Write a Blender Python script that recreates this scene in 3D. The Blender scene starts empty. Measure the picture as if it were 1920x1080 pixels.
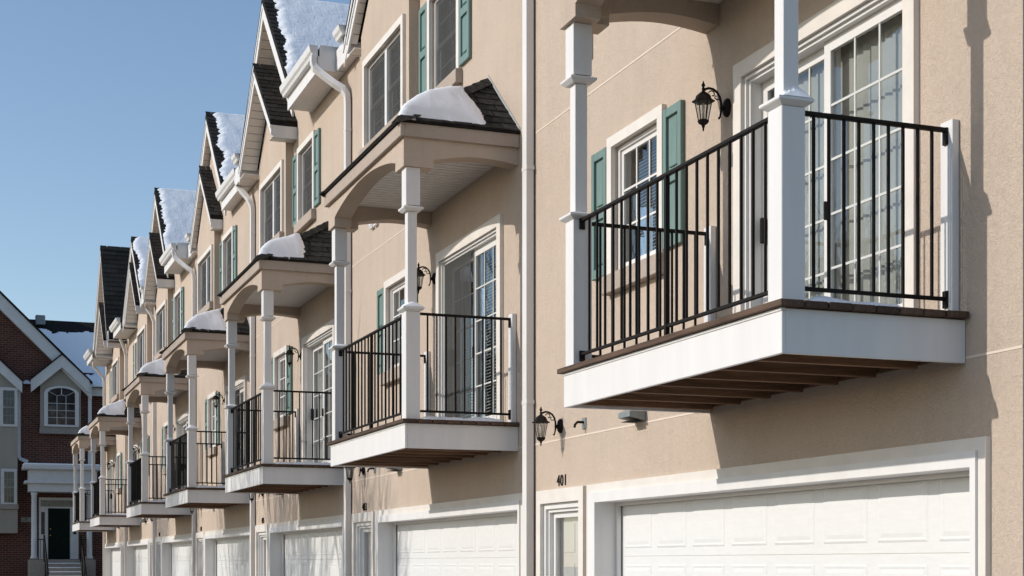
import bpy, bmesh, math, random
from mathutils import Vector, Matrix, noise

SC = bpy.context.scene
COL = SC.collection
RND = random.Random(7)

# ------------------------------------------------------------------ camera
# facade plane y = 0, street towards +y, x runs away along the row, z up
FPX, VPX, HZ, EYE, DW = 2830.0, -100.0, 1056.0, 1.55, 5.30
TH = math.atan((960 - VPX) / FPX)
cam = bpy.data.cameras.new('camera')
cam.sensor_width = 36.0
cam.lens = FPX / 1920 * 36.0
cam.shift_y = (HZ - 540) / 1920
cam.clip_start = 0.1
cam.clip_end = 2000
camo = bpy.data.objects.new('camera', cam)
COL.objects.link(camo)
camo.location = (0, DW, EYE)
camo.rotation_euler = Vector((math.cos(TH), -math.sin(TH), 0)).to_track_quat('-Z', 'Y').to_euler()
SC.camera = camo

# ------------------------------------------------------------------ sky, sun, exposure
SUN = Vector((0.19, 1.0, 0.48)).normalized()
EL = math.asin(SUN.z)
w = bpy.data.worlds.new('World')
SC.world = w
w.use_nodes = True
nt = w.node_tree
nt.nodes.clear()
sky = nt.nodes.new('ShaderNodeTexSky')
sky.sky_type = 'NISHITA'
sky.sun_disc = False
sky.sun_elevation = EL
sky.sun_rotation = math.atan2(SUN.x, SUN.y)
sky.altitude = 50
sky.air_density = 1.0
sky.dust_density = 0.6
sky.ozone_density = 1.6
bg = nt.nodes.new('ShaderNodeBackground')
bg.inputs['Strength'].default_value = 0.15
wo = nt.nodes.new('ShaderNodeOutputWorld')
nt.links.new(sky.outputs[0], bg.inputs[0])
nt.links.new(bg.outputs[0], wo.inputs[0])
sl = bpy.data.lights.new('sun', 'SUN')
sl.energy = 2.9
sl.angle = math.radians(0.5)
sl.color = (1.0, 0.955, 0.89)
so = bpy.data.objects.new('sun', sl)
COL.objects.link(so)
so.rotation_euler = (-SUN).to_track_quat('-Z', 'Y').to_euler()
so.location = (20, 40, 40)
vs = SC.view_settings
vs.view_transform = 'Standard'
vs.look = 'None'
vs.exposure = 0.08
vs.gamma = 1.0
vs.use_curve_mapping = False
SC.cycles.max_bounces = 8
SC.cycles.transparent_max_bounces = 12

# ------------------------------------------------------------------ materials
def new_mat(name, rough=0.6, spec=0.4):
    m = bpy.data.materials.new(name)
    m.use_nodes = True
    b = m.node_tree.nodes['Principled BSDF']
    b.inputs['Roughness'].default_value = rough
    b.inputs['Specular IOR Level'].default_value = spec
    return m, m.node_tree, b

def N(t, kind, **kw):
    n = t.nodes.new(kind)
    for k, v in kw.items():
        if k in n.inputs:
            n.inputs[k].default_value = v
        else:
            setattr(n, k, v)
    return n

def ramp(t, src, stops):
    r = t.nodes.new('ShaderNodeValToRGB')
    el = r.color_ramp.elements
    while len(el) < len(stops):
        el.new(0.5)
    for e, (p, c) in zip(el, stops):
        e.position = p
        e.color = (*c, 1) if len(c) == 3 else c
    t.links.new(src, r.inputs[0])
    return r

def coords(t, kind='Object', scale=None):
    c = t.nodes.new('ShaderNodeTexCoord')
    o = c.outputs[kind]
    if scale:
        mp = t.nodes.new('ShaderNodeMapping')
        mp.inputs['Scale'].default_value = scale
        t.links.new(o, mp.inputs[0])
        o = mp.outputs[0]
    return o

def bump(t, b, src, strength, dist):
    n = t.nodes.new('ShaderNodeBump')
    n.inputs['Strength'].default_value = strength
    n.inputs['Distance'].default_value = dist
    t.links.new(src, n.inputs['Height'])
    t.links.new(n.outputs[0], b.inputs['Normal'])
    return n

def noisy(name, col, var=0.12, scale=3.0, rough=0.6, spec=0.4, bstr=0.0, bscale=60, bdist=0.003, stretch=None, kind='Object', island=0.0):
    m, t, b = new_mat(name, rough, spec)
    co = coords(t, kind, stretch)
    n = N(t, 'ShaderNodeTexNoise', Scale=scale, Detail=5.0, Roughness=0.6)
    t.links.new(co, n.inputs['Vector'])
    lo = tuple(c * (1 - var) for c in col)
    hi = tuple(min(1, c * (1 + var)) for c in col)
    r = ramp(t, n.outputs[0], [(0.3, lo), (0.7, hi)])
    out = r.outputs[0]
    if island:
        oi = t.nodes.new('ShaderNodeObjectInfo')
        mr = N(t, 'ShaderNodeMapRange')
        mr.inputs['To Min'].default_value = 1 - island
        mr.inputs['To Max'].default_value = 1 + island
        t.links.new(oi.outputs['Random'], mr.inputs['Value'])
        mx = t.nodes.new('ShaderNodeVectorMath')
        mx.operation = 'SCALE'
        t.links.new(out, mx.inputs[0])
        t.links.new(mr.outputs[0], mx.inputs['Scale'])
        out = mx.outputs[0]
    t.links.new(out, b.inputs['Base Color'])
    if bstr:
        n2 = N(t, 'ShaderNodeTexNoise', Scale=bscale, Detail=4.0)
        t.links.new(co, n2.inputs['Vector'])
        bump(t, b, n2.outputs[0], bstr, bdist)
    return m

def stucco_mat(name, col, var=0.08):
    m, t, b = new_mat(name, 0.92, 0.15)
    g = t.nodes.new('ShaderNodeNewGeometry')
    big = N(t, 'ShaderNodeTexNoise', Scale=0.55, Detail=6.0, Roughness=0.65)
    t.links.new(g.outputs['Position'], big.inputs['Vector'])
    mp = t.nodes.new('ShaderNodeMapping')
    mp.inputs['Scale'].default_value = (3.5, 3.5, 0.5)
    t.links.new(g.outputs['Position'], mp.inputs[0])
    stn = N(t, 'ShaderNodeTexNoise', Scale=1.3, Detail=5.0, Roughness=0.7)
    t.links.new(mp.outputs[0], stn.inputs['Vector'])
    fine = N(t, 'ShaderNodeTexNoise', Scale=26.0, Detail=4.0, Distortion=1.4)
    t.links.new(g.outputs['Position'], fine.inputs['Vector'])
    a = N(t, 'ShaderNodeMath', operation='MULTIPLY_ADD')
    a.inputs[1].default_value = 0.5
    t.links.new(big.outputs[0], a.inputs[0])
    a2 = N(t, 'ShaderNodeMath', operation='MULTIPLY')
    a2.inputs[1].default_value = 0.32
    t.links.new(stn.outputs[0], a2.inputs[0])
    t.links.new(a2.outputs[0], a.inputs[2])
    a3 = N(t, 'ShaderNodeMath', operation='MULTIPLY_ADD')
    a3.inputs[1].default_value = 0.22
    t.links.new(fine.outputs[0], a3.inputs[0])
    t.links.new(a.outputs[0], a3.inputs[2])
    lo = tuple(c * (1 - 1.6 * var) for c in col)
    hi = tuple(c * (1 + var) for c in col)
    r = ramp(t, a3.outputs[0], [(0.36, lo), (0.52, col), (0.68, hi)])
    t.links.new(r.outputs[0], b.inputs['Base Color'])
    v = N(t, 'ShaderNodeTexNoise', Scale=38.0, Detail=5.0, Roughness=0.62, Distortion=2.2)
    t.links.new(g.outputs['Position'], v.inputs['Vector'])
    bump(t, b, v.outputs[0], 0.8, 0.016)
    return m

M = {}
M['stucco'] = stucco_mat('stucco', (0.572, 0.462, 0.370))
M['stucco_trim'] = stucco_mat('stucco_trim', (0.48, 0.395, 0.33))
M['cream'] = noisy('cream_trim', (0.72, 0.665, 0.605), 0.06, 4, 0.7, 0.25, 0.25, 90, 0.002)
M['white'] = noisy('white_paint', (0.735, 0.71, 0.69), 0.05, 5, 0.5, 0.4, 0.15, 40, 0.002, (1, 1, 0.15))
M['vinyl'] = noisy('white_vinyl', (0.72, 0.695, 0.67), 0.04, 2, 0.45, 0.4)
M['soffit'] = noisy('soffit_vinyl', (0.80, 0.75, 0.70), 0.05, 3, 0.55, 0.3)
M['garage'] = noisy('garage_paint', (0.725, 0.715, 0.70), 0.03, 6, 0.45, 0.4, 0.12, 120, 0.001, (1, 1, 6))
M['green'] = noisy('green_shutter', (0.155, 0.235, 0.212), 0.10, 9, 0.5, 0.4, 0.15, 60, 0.002, (3, 3, 0.4))
M['iron'] = noisy('black_iron', (0.011, 0.008, 0.006), 0.2, 20, 0.6, 0.18)
M['deck'] = noisy('deck_wood', (0.088, 0.054, 0.036), 0.5, 5, 0.75, 0.3, 0.4, 30, 0.004, (0.4, 6, 6), island=0.3)
M['joist'] = noisy('joist_wood', (0.20, 0.112, 0.064), 0.4, 6, 0.8, 0.2, 0.4, 30, 0.004, (5, 0.5, 5), island=0.25)
M['shingle'] = noisy('shingle', (0.032, 0.029, 0.026), 0.55, 14, 0.95, 0.15, 0.7, 160, 0.004, island=0.35)
M['shingle_base'] = noisy('shingle_base', (0.022, 0.020, 0.019), 0.4, 8, 0.95, 0.1, 0.6, 120, 0.004)
M['flash'] = noisy('flashing', (0.42, 0.42, 0.40), 0.1, 8, 0.45, 0.5)
M['metal'] = noisy('vent_metal', (0.22, 0.25, 0.25), 0.15, 10, 0.4, 0.5)
M['soffit_gap'] = noisy('soffit_groove', (0.36, 0.33, 0.30), 0.1, 3, 0.8, 0.1)
M['muntin'] = noisy('muntin_bar', (0.60, 0.60, 0.58), 0.04, 3, 0.5, 0.3)
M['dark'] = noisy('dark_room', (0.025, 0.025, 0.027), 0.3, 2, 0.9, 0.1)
M['curtain'] = noisy('grey_curtain', (0.15, 0.155, 0.155), 0.35, 7, 0.9, 0.1, stretch=(1, 1, 0.05))
M['blind'] = noisy('blind_white', (0.46, 0.47, 0.43), 0.08, 3, 0.7, 0.2, island=0.05)
M['screen'] = None
M['concrete'] = noisy('concrete', (0.19, 0.18, 0.168), 0.15, 1.5, 0.9, 0.2, 0.3, 50, 0.003)
M['asphalt'] = noisy('asphalt', (0.055, 0.055, 0.056), 0.25, 3, 0.9, 0.3, 0.4, 160, 0.004)
M['bark'] = noisy('bark', (0.06, 0.05, 0.042), 0.3, 12, 0.9, 0.1)
M['darkgreen'] = noisy('dark_green_door', (0.004, 0.010, 0.009), 0.2, 5, 0.6, 0.1)
M['brass'] = noisy('brass', (0.45, 0.28, 0.08), 0.2, 9, 0.3, 0.5)
M['stone'] = noisy('stone_sill', (0.30, 0.27, 0.24), 0.12, 6, 0.85, 0.2, 0.3, 60, 0.003)
M['grey_white'] = noisy('grey_white_trim', (0.62, 0.62, 0.61), 0.06, 3, 0.55, 0.3)

M['lawn'] = noisy('winter_lawn', (0.13, 0.12, 0.085), 0.4, 0.8, 0.95, 0.1, 0.4, 40, 0.02)

def snow_mat():
    m, t, b = new_mat('snow', 0.75, 0.2)
    b.inputs['Base Color'].default_value = (0.88, 0.89, 0.91, 1)
    b.inputs['Subsurface Weight'].default_value = 0.0
    g = t.nodes.new('ShaderNodeNewGeometry')
    a = N(t, 'ShaderNodeTexNoise', Scale=9.0, Detail=5.0, Roughness=0.6)
    t.links.new(g.outputs['Position'], a.inputs['Vector'])
    bump(t, b, a.outputs[0], 0.25, 0.02)
    return m
M['snow'] = snow_mat()

def old_snow_mat():
    # thin snow that still shows the courses and tabs of the shingles below it
    m, t, b = new_mat('thin_snow', 0.8, 0.2)
    g = t.nodes.new('ShaderNodeNewGeometry')
    sp = t.nodes.new('ShaderNodeSeparateXYZ')
    t.links.new(g.outputs['Position'], sp.inputs[0])
    wv = N(t, 'ShaderNodeTexNoise', Scale=3.0, Detail=3.0)
    t.links.new(g.outputs['Position'], wv.inputs['Vector'])
    ad = N(t, 'ShaderNodeMath', operation='MULTIPLY_ADD')
    ad.inputs[1].default_value = 0.35
    t.links.new(wv.outputs[0], ad.inputs[0])
    t.links.new(sp.outputs[2], ad.inputs[2])
    cb = t.nodes.new('ShaderNodeCombineXYZ')
    t.links.new(sp.outputs[1], cb.inputs[0])
    t.links.new(ad.outputs[0], cb.inputs[1])
    br = t.nodes.new('ShaderNodeTexBrick')
    br.inputs['Scale'].default_value = 1.0
    br.inputs['Mortar Size'].default_value = 0.02
    br.inputs['Mortar Smooth'].default_value = 1.0
    br.inputs['Brick Width'].default_value = 0.30
    br.inputs['Row Height'].default_value = 0.10
    t.links.new(cb.outputs[0], br.inputs['Vector'])
    a = N(t, 'ShaderNodeTexNoise', Scale=8.0, Detail=5.0, Roughness=0.6)
    t.links.new(g.outputs['Position'], a.inputs['Vector'])
    sb = N(t, 'ShaderNodeMath', operation='MULTIPLY_ADD')
    sb.inputs[1].default_value = -0.22
    t.links.new(br.outputs['Fac'], sb.inputs[0])
    t.links.new(a.outputs[0], sb.inputs[2])
    b.inputs['Base Color'].default_value = (0.91, 0.92, 0.94, 1)
    bump(t, b, sb.outputs[0], 0.28, 0.03)
    return m
M['thin_snow'] = old_snow_mat()

def glass_mat(name, tint=0.82, refl=1.0):
    m = bpy.data.materials.new(name)
    m.use_nodes = True
    t = m.node_tree
    t.nodes.clear()
    o = t.nodes.new('ShaderNodeOutputMaterial')
    mix = t.nodes.new('ShaderNodeMixShader')
    tr = t.nodes.new('ShaderNodeBsdfTransparent')
    tr.inputs[0].default_value = (tint, tint * 1.01, tint * 1.0, 1)
    gl = t.nodes.new('ShaderNodeBsdfGlossy')
    gl.inputs['Roughness'].default_value = 0.015
    gl.inputs['Color'].default_value = (refl, refl, refl, 1)
    lw = t.nodes.new('ShaderNodeLayerWeight')
    lw.inputs[0].default_value = 0.5
    pw = N(t, 'ShaderNodeMath', operation='POWER')
    pw.inputs[1].default_value = 4.0
    t.links.new(lw.outputs['Facing'], pw.inputs[0])
    ma = N(t, 'ShaderNodeMath', operation='MULTIPLY_ADD')
    ma.inputs[1].default_value = 0.9
    ma.inputs[2].default_value = 0.10
    t.links.new(pw.outputs[0], ma.inputs[0])
    t.links.new(ma.outputs[0], mix.inputs[0])
    t.links.new(tr.outputs[0], mix.inputs[1])
    t.links.new(gl.outputs[0], mix.inputs[2])
    t.links.new(mix.outputs[0], o.inputs[0])
    return m
M['glass'] = glass_mat('window_glass')
M['lamp_glass'] = glass_mat('lamp_glass', 0.9, 0.7)

def screen_mat():
    m = bpy.data.materials.new('insect_screen')
    m.use_nodes = True
    t = m.node_tree
    t.nodes.clear()
    o = t.nodes.new('ShaderNodeOutputMaterial')
    mix = t.nodes.new('ShaderNodeMixShader')
    mix.inputs[0].default_value = 0.55
    tr = t.nodes.new('ShaderNodeBsdfTransparent')
    d = t.nodes.new('ShaderNodeBsdfDiffuse')
    d.inputs[0].default_value = (0.09, 0.09, 0.088, 1)
    t.links.new(tr.outputs[0], mix.inputs[1])
    t.links.new(d.outputs[0], mix.inputs[2])
    t.links.new(mix.outputs[0], o.inputs[0])
    return m
M['screen'] = screen_mat()

def brick_mat():
    m, t, b = new_mat('brick', 0.9, 0.2)
    g = t.nodes.new('ShaderNodeNewGeometry')
    sp = t.nodes.new('ShaderNodeSeparateXYZ')
    t.links.new(g.outputs['Position'], sp.inputs[0])
    ad = N(t, 'ShaderNodeMath', operation='ADD')
    t.links.new(sp.outputs[0], ad.inputs[0])
    t.links.new(sp.outputs[1], ad.inputs[1])
    cb = t.nodes.new('ShaderNodeCombineXYZ')
    t.links.new(ad.outputs[0], cb.inputs[0])
    t.links.new(sp.outputs[2], cb.inputs[1])
    br = t.nodes.new('ShaderNodeTexBrick')
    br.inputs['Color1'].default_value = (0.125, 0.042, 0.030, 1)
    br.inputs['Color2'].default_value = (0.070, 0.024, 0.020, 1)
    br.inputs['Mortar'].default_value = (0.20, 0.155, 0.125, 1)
    br.inputs['Scale'].default_value = 1.0
    br.inputs['Mortar Size'].default_value = 0.009
    br.inputs['Brick Width'].default_value = 0.24
    br.inputs['Row Height'].default_value = 0.088
    t.links.new(cb.outputs[0], br.inputs['Vector'])
    t.links.new(br.outputs[0], b.inputs['Base Color'])
    iv = N(t, 'ShaderNodeMath', operation='SUBTRACT')
    iv.inputs[0].default_value = 1.0
    t.links.new(br.outputs['Fac'], iv.inputs[1])
    bump(t, b, iv.outputs[0], 0.8, 0.01)
    return m
M['brick'] = brick_mat()

# ------------------------------------------------------------------ object helpers
WP = {}
MESH = {}

def wpos(p):
    return WP[p.name] if p is not None else Vector((0, 0, 0))

def put(name, me, parent, pos, rot=None):
    o = bpy.data.objects.new(name, me)
    COL.objects.link(o)
    pos = Vector(pos)
    if parent is not None:
        o.parent = parent
        o.location = pos - wpos(parent)
    else:
        o.location = pos
    if rot is not None:
        o.rotation_euler = rot.to_euler()
    WP[o.name] = pos
    return o

def empty(name, pos, label, cat, group=None):
    o = put(name, None, None, pos)
    o.empty_display_size = 0.3
    tag(o, label, cat, group)
    return o

def tag(o, label=None, cat=None, group=None, kind=None):
    if label: o['label'] = label
    if cat: o['category'] = cat
    if group: o['group'] = group
    if kind: o['kind'] = kind
    return o

def box_mesh(dx, dy, dz, mat, bev):
    key = ('box', round(dx, 4), round(dy, 4), round(dz, 4), mat, bev)
    if key in MESH:
        return MESH[key]
    bm = bmesh.new()
    bmesh.ops.create_cube(bm, size=1.0)
    bmesh.ops.scale(bm, vec=(dx, dy, dz), verts=bm.verts)
    if bev:
        bmesh.ops.bevel(bm, geom=bm.edges[:], offset=bev, segments=1, affect='EDGES')
    me = bpy.data.meshes.new('box')
    bm.to_mesh(me)
    bm.free()
    me.materials.append(M[mat])
    MESH[key] = me
    return me

def box(name, mat, parent, x0, x1, y0, y1, z0, z1, bev=0.0):
    if x0 > x1: x0, x1 = x1, x0
    if y0 > y1: y0, y1 = y1, y0
    me = box_mesh(x1 - x0, y1 - y0, z1 - z0, mat, bev)
    return put(name, me, parent, ((x0 + x1) / 2, (y0 + y1) / 2, (z0 + z1) / 2))

def pane(parent, x0, x1, y, z0, z1, mat='glass'):
    key = ('pane', round(x1 - x0, 4), round(z1 - z0, 4), mat)
    me = MESH.get(key)
    if me is None:
        a, c = (x1 - x0) / 2, (z1 - z0) / 2
        me = bpy.data.meshes.new('pane')
        me.from_pydata([(a, 0, -c), (-a, 0, -c), (-a, 0, c), (a, 0, c)], [], [(0, 1, 2, 3)])
        me.materials.append(M[mat])
        MESH[key] = me
    return put('pane', me, parent, ((x0 + x1) / 2, y, (z0 + z1) / 2))

def mesh_obj(name, mat, parent, verts, faces, smooth=False, fix=True):
    c = Vector((0, 0, 0))
    for v in verts:
        c += Vector(v)
    c /= len(verts)
    me = bpy.data.meshes.new(name)
    me.from_pydata([tuple(Vector(v) - c) for v in verts], [], faces)
    if fix:
        bm = bmesh.new()
        bm.from_mesh(me)
        bmesh.ops.recalc_face_normals(bm, faces=bm.faces)
        bm.to_mesh(me)
        bm.free()
    me.materials.append(M[mat])
    if smooth:
        for p in me.polygons: p.use_smooth = True
    return put(name, me, parent, c)

def prism(name, mat, parent, pts, axis, lo, hi):
    """polygon pts in the two other axes, extruded along axis"""
    n = len(pts)
    def mk(p, d):
        if axis == 'y': return (p[0], d, p[1])
        if axis == 'x': return (d, p[0], p[1])
        return (p[0], p[1], d)
    v = [mk(p, lo) for p in pts] + [mk(p, hi) for p in pts]
    f = [tuple(range(n - 1, -1, -1)), tuple(range(n, 2 * n))]
    for i in range(n):
        j = (i + 1) % n
        f.append((i, j, n + j, n + i))
    return mesh_obj(name, mat, parent, v, f)

def ring(name, mat, parent, x0, x1, z0, z1, wl, wr, wt, wb, y0, y1):
    """rectangular frame in the xz plane"""
    if x0 > x1: x0, x1 = x1, x0
    a = [(x0, z0), (x1, z0), (x1, z1), (x0, z1)]
    b = [(x0 + wl, z0 + wb), (x1 - wr, z0 + wb), (x1 - wr, z1 - wt), (x0 + wl, z1 - wt)]
    v = []
    for y in (y0, y1):
        v += [(p[0], y, p[1]) for p in a] + [(p[0], y, p[1]) for p in b]
    f = []
    for i in range(4):
        j = (i + 1) % 4
        f.append((i, j, 4 + j, 4 + i))
        f.append((8 + i, 12 + i, 12 + j, 8 + j))
        f.append((i, 8 + i, 8 + j, j))
        f.append((4 + i, 4 + j, 12 + j, 12 + i))
    return mesh_obj(name, mat, parent, v, f)

def wall(name, mat, parent, x0, x1, z0, z1, y, holes, depth=0.2, extra=None):
    """front sheet with rectangular openings and reveals; extra = polygons (x,z) on the same plane"""
    xs = sorted(set([x0, x1] + [h[k] for h in holes for k in (0, 1)]))
    zs = sorted(set([z0, z1] + [h[k] for h in holes for k in (2, 3)]))
    vi, v, f = {}, [], []
    def vert(x, yy, z):
        k = (round(x, 4), round(yy, 4), round(z, 4))
        if k not in vi:
            vi[k] = len(v); v.append((x, yy, z))
        return vi[k]
    for i in range(len(xs) - 1):
        for j in range(len(zs) - 1):
            cx, cz = (xs[i] + xs[i + 1]) / 2, (zs[j] + zs[j + 1]) / 2
            if any(h[0] < cx < h[1] and h[2] < cz < h[3] for h in holes):
                continue
            f.append([vert(xs[i + 1], y, zs[j]), vert(xs[i], y, zs[j]), vert(xs[i], y, zs[j + 1]), vert(xs[i + 1], y, zs[j + 1])])
    for h in holes:
        c = [(h[0], h[2]), (h[1], h[2]), (h[1], h[3]), (h[0], h[3])]
        for k in range(4):
            p, q = c[k], c[(k + 1) % 4]
            f.append([vert(p[0], y, p[1]), vert(q[0], y, q[1]), vert(q[0], y - depth, q[1]), vert(p[0], y - depth, p[1])])
    for poly in (extra or []):
        f.append([vert(p[0], y, p[1]) for p in poly])
    return mesh_obj(name, mat, parent, v, f, fix=False)

def tube_verts(path, rad, seg=6):
    v, f = [], []
    n = len(path)
    rads = rad if isinstance(rad, (list, tuple)) else [rad] * n
    up = Vector((0, 0, 1))
    prev = None
    for i in range(n):
        p = Vector(path[i])
        d = (Vector(path[min(i + 1, n - 1)]) - Vector(path[max(i - 1, 0)])).normalized()
        a = prev - d * prev.dot(d) if prev is not None else d.orthogonal()
        a.normalize()
        prev = a
        b = d.cross(a)
        for k in range(seg):
            t = 2 * math.pi * k / seg
            v.append(p + (a * math.cos(t) + b * math.sin(t)) * rads[i])
    for i in range(n - 1):
        for k in range(seg):
            l = (k + 1) % seg
            f.append((i * seg + k, i * seg + l, (i + 1) * seg + l, (i + 1) * seg + k))
    f.append(tuple(range(seg - 1, -1, -1)))
    f.append(tuple((n - 1) * seg + k for k in range(seg)))
    return v, f

def tube(name, mat, parent, path, rad, seg=6, smooth=True):
    v, f = tube_verts(path, rad, seg)
    return mesh_obj(name, mat, parent, v, f, smooth)

def sweep_rect(name, mat, parent, path, sx, sy):
    """square pipe swept along a path that stays roughly in one plane; x and y half sizes"""
    v, f = [], []
    n = len(path)
    for i in range(n):
        p = Vector(path[i])
        d = (Vector(path[min(i + 1, n - 1)]) - Vector(path[max(i - 1, 0)])).normalized()
        side = Vector((1, 0, 0)) - d * d.x
        side.normalize()
        oth = d.cross(side)
        for a, b in ((-1, -1), (1, -1), (1, 1), (-1, 1)):
            v.append(p + side * sx * a + oth * sy * b)
    for i in range(n - 1):
        for k in range(4):
            l = (k + 1) % 4
            f.append((i * 4 + k, i * 4 + l, i * 4 + 4 + l, i * 4 + 4 + k))
    f.append((3, 2, 1, 0))
    f.append(tuple((n - 1) * 4 + k for k in range(4)))
    return mesh_obj(name, mat, parent, v, f)

def lathe(name, mat, parent, prof, cx, cy, seg=6, smooth=False, rot=0.0):
    v, f = [], []
    for r, z in prof:
        for k in range(seg):
            t = 2 * math.pi * k / seg + rot
            v.append((cx + r * math.cos(t), cy + r * math.sin(t), z))
    n = len(prof)
    for i in range(n - 1):
        for k in range(seg):
            l = (k + 1) % seg
            f.append((i * seg + k, i * seg + l, (i + 1) * seg + l, (i + 1) * seg + k))
    f.append(tuple(range(seg - 1, -1, -1)))
    f.append(tuple((n - 1) * seg + k for k in range(seg)))
    return mesh_obj(name, mat, parent, v, f, smooth)

# shingle tabs: shared wedge meshes ------------------------------------------
def tab_mesh(width):
    key = ('tab', round(width, 2))
    if key in MESH:
        return MESH[key]
    h, t0, t1 = 0.20, 0.016, 0.004
    wd = max(width - 0.008, 0.01)
    # local x along the course, local y up the slope, z out of the roof
    v = [(0, 0, 0), (wd, 0, 0), (wd, h, 0), (0, h, 0), (0, 0, t0), (wd, 0, t0), (wd, h, t1), (0, h, t1)]
    f = [(3, 2, 1, 0), (4, 5, 6, 7), (0, 1, 5, 4), (1, 2, 6, 5), (2, 3, 7, 6), (3, 0, 4, 7)]
    me = bpy.data.meshes.new('shingle')
    me.from_pydata(v, [], f)
    me.materials.append(M['shingle'])
    MESH[key] = me
    return me

def shingles(parent, origin, e, up, span, length, seed, tabw=0.30, course=0.142):
    """origin: lower corner; e: along the courses; up: up the slope; span(s) -> (a, b) interval along e at slope height s"""
    r = random.Random(seed)
    e = Vector(e).normalized(); up = Vector(up).normalized()
    nrm = e.cross(up)
    rot = Matrix((e, up, nrm)).transposed()
    k = 0
    s = 0.0
    while s < length - 0.03:
        a, b = span(min(s + 0.17, length))
        x = a - (k % 3) * 0.1 * (tabw / 0.3) - r.uniform(0, 0.05)
        while x < b - 0.02:
            wd = tabw * r.uniform(0.8, 1.15)
            x0, x1 = max(x, a), min(x + wd, b)
            if x1 - x0 > 0.03:
                ww = round((x1 - x0) / 0.03) * 0.03
                ww = max(0.03, min(ww, x1 - x0 + 0.015))
                p = Vector(origin) + e * x0 + up * s + nrm * (0.002 + r.uniform(0, 0.004))
                put('shingle', tab_mesh(ww), parent, p, rot)
            x += wd
        s += course
        k += 1

# ------------------------------------------------------------------ setting
def sheet(name, mat, x0, x1, y0, y1, z, kind='structure'):
    o = mesh_obj(name, mat, None, [(x0, y0, z), (x1, y0, z), (x1, y1, z), (x0, y1, z)], [(0, 1, 2, 3)], fix=False)
    o['kind'] = kind
    return o
sheet('ground', 'lawn', -400, 600, -500, 500, -0.02)
sheet('driveway', 'concrete', -30, 61, -0.6, 7.5, 0.0)
sheet('road', 'asphalt', -60, 120, 12.0, 19.0, -0.012)

# ------------------------------------------------------------------ townhouse
UW = 7.0
START = 6.49

class Unit:
    def __init__(s, i, mirrored, label):
        s.i, s.mir = i, mirrored
        s.a = START + UW * i
        s.root = empty('townhouse', (s.a + UW / 2, 0, 0), label, 'townhouse', 'townhouses in the beige row')
        s.rnd = random.Random(100 + i)
    def X(s, lx):
        return s.a + (UW - lx if s.mir else lx)
    def box(s, name, mat, par, l0, l1, y0, y1, z0, z1, bev=0.0):
        return box(name, mat, par or s.root, s.X(l0), s.X(l1), y0, y1, z0, z1, bev)
    def span(s, l0, l1):
        a, b = s.X(l0), s.X(l1)
        return (a, b) if a < b else (b, a)

def hung_window(U, name, l0, l1, z0, z1, y, cols, rows, blind, trim=0.09, shutters=None, sill=True, double=False, screen=True):
    """double-hung window: opening l0..l1, z0..z1; frame, sashes, panes, muntins, sill"""
    x0, x1 = U.span(l0, l1)
    win = ring(name, 'cream', U.root, x0 - trim, x1 + trim, z0 - 0.001, z1 + trim, trim, trim, trim, 0.001, y - 0.001, y + 0.04)
    ring('frame', 'vinyl', win, x0 + 0.002, x1 - 0.002, z0 + 0.002, z1 - 0.002, 0.035, 0.035, 0.035, 0.04, y - 0.13, y - 0.025)
    if sill:
        box('sill', 'stucco_trim', win, x0 - trim - 0.03, x1 + trim + 0.03, y - 0.002, y + 0.085, z0 - 0.16, z0 - 0.004, 0.006)
    parts = [(x0 + 0.037, x1 - 0.037)]
    if double:
        mid = (x0 + x1) / 2
        box('mullion', 'vinyl', win, mid - 0.045, mid + 0.045, y - 0.12, y - 0.015, z0 + 0.043, z1 - 0.037, 0.004)
        parts = [(x0 + 0.037, mid - 0.045), (mid + 0.045, x1 - 0.037)]
    zm = (z0 + z1) / 2
    for (p, q) in parts:
        for (sz0, sz1, yy, up) in (((zm - 0.02, z1 - 0.037, y - 0.055, True), (z0 + 0.042, zm + 0.02, y - 0.085, False)) if screen else ((z0 + 0.042, z1 - 0.037, y - 0.045, True),)):
            sash = ring('sash', 'vinyl', win, p, q, sz0, sz1, 0.04, 0.04, 0.04, 0.045, yy - 0.025, yy)
            pane(win, p + 0.04, q - 0.04, yy - 0.014, sz0 + 0.045, sz1 - 0.04)
            for c in range(1, cols):
                mx = p + 0.04 + (q - p - 0.08) * c / cols
                box('muntin', 'vinyl', win, mx - 0.009, mx + 0.009, yy - 0.011, yy - 0.004, sz0 + 0.045, sz1 - 0.04)
            for r in range(1, rows):
                mz = sz0 + 0.045 + (sz1 - sz0 - 0.085) * r / rows
                box('muntin', 'vinyl', win, p + 0.04, q - 0.04, yy - 0.010, yy - 0.003, mz - 0.009, mz + 0.009)
        if screen:
            box('insect_screen', 'screen', win, p + 0.012, q - 0.012, y - 0.047, y - 0.046, z0 + 0.05, z1 - 0.045)
    if blind == 'slats':
        slats(win, x0 + 0.05, x1 - 0.05, z0 + 0.05, z1 - 0.05, y - 0.15)
    else:
        box('curtain', 'curtain', win, x0 + 0.03, x1 - 0.03, y - 0.19, y - 0.18, z0 + 0.03, z1 - 0.03)
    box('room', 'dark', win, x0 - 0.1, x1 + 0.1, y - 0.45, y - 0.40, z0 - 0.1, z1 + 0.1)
    if shutters:
        for (a, b) in shutters:
            shutter(U, a, b, z0 + 0.02, z1 + 0.03, y)
    return win

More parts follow.
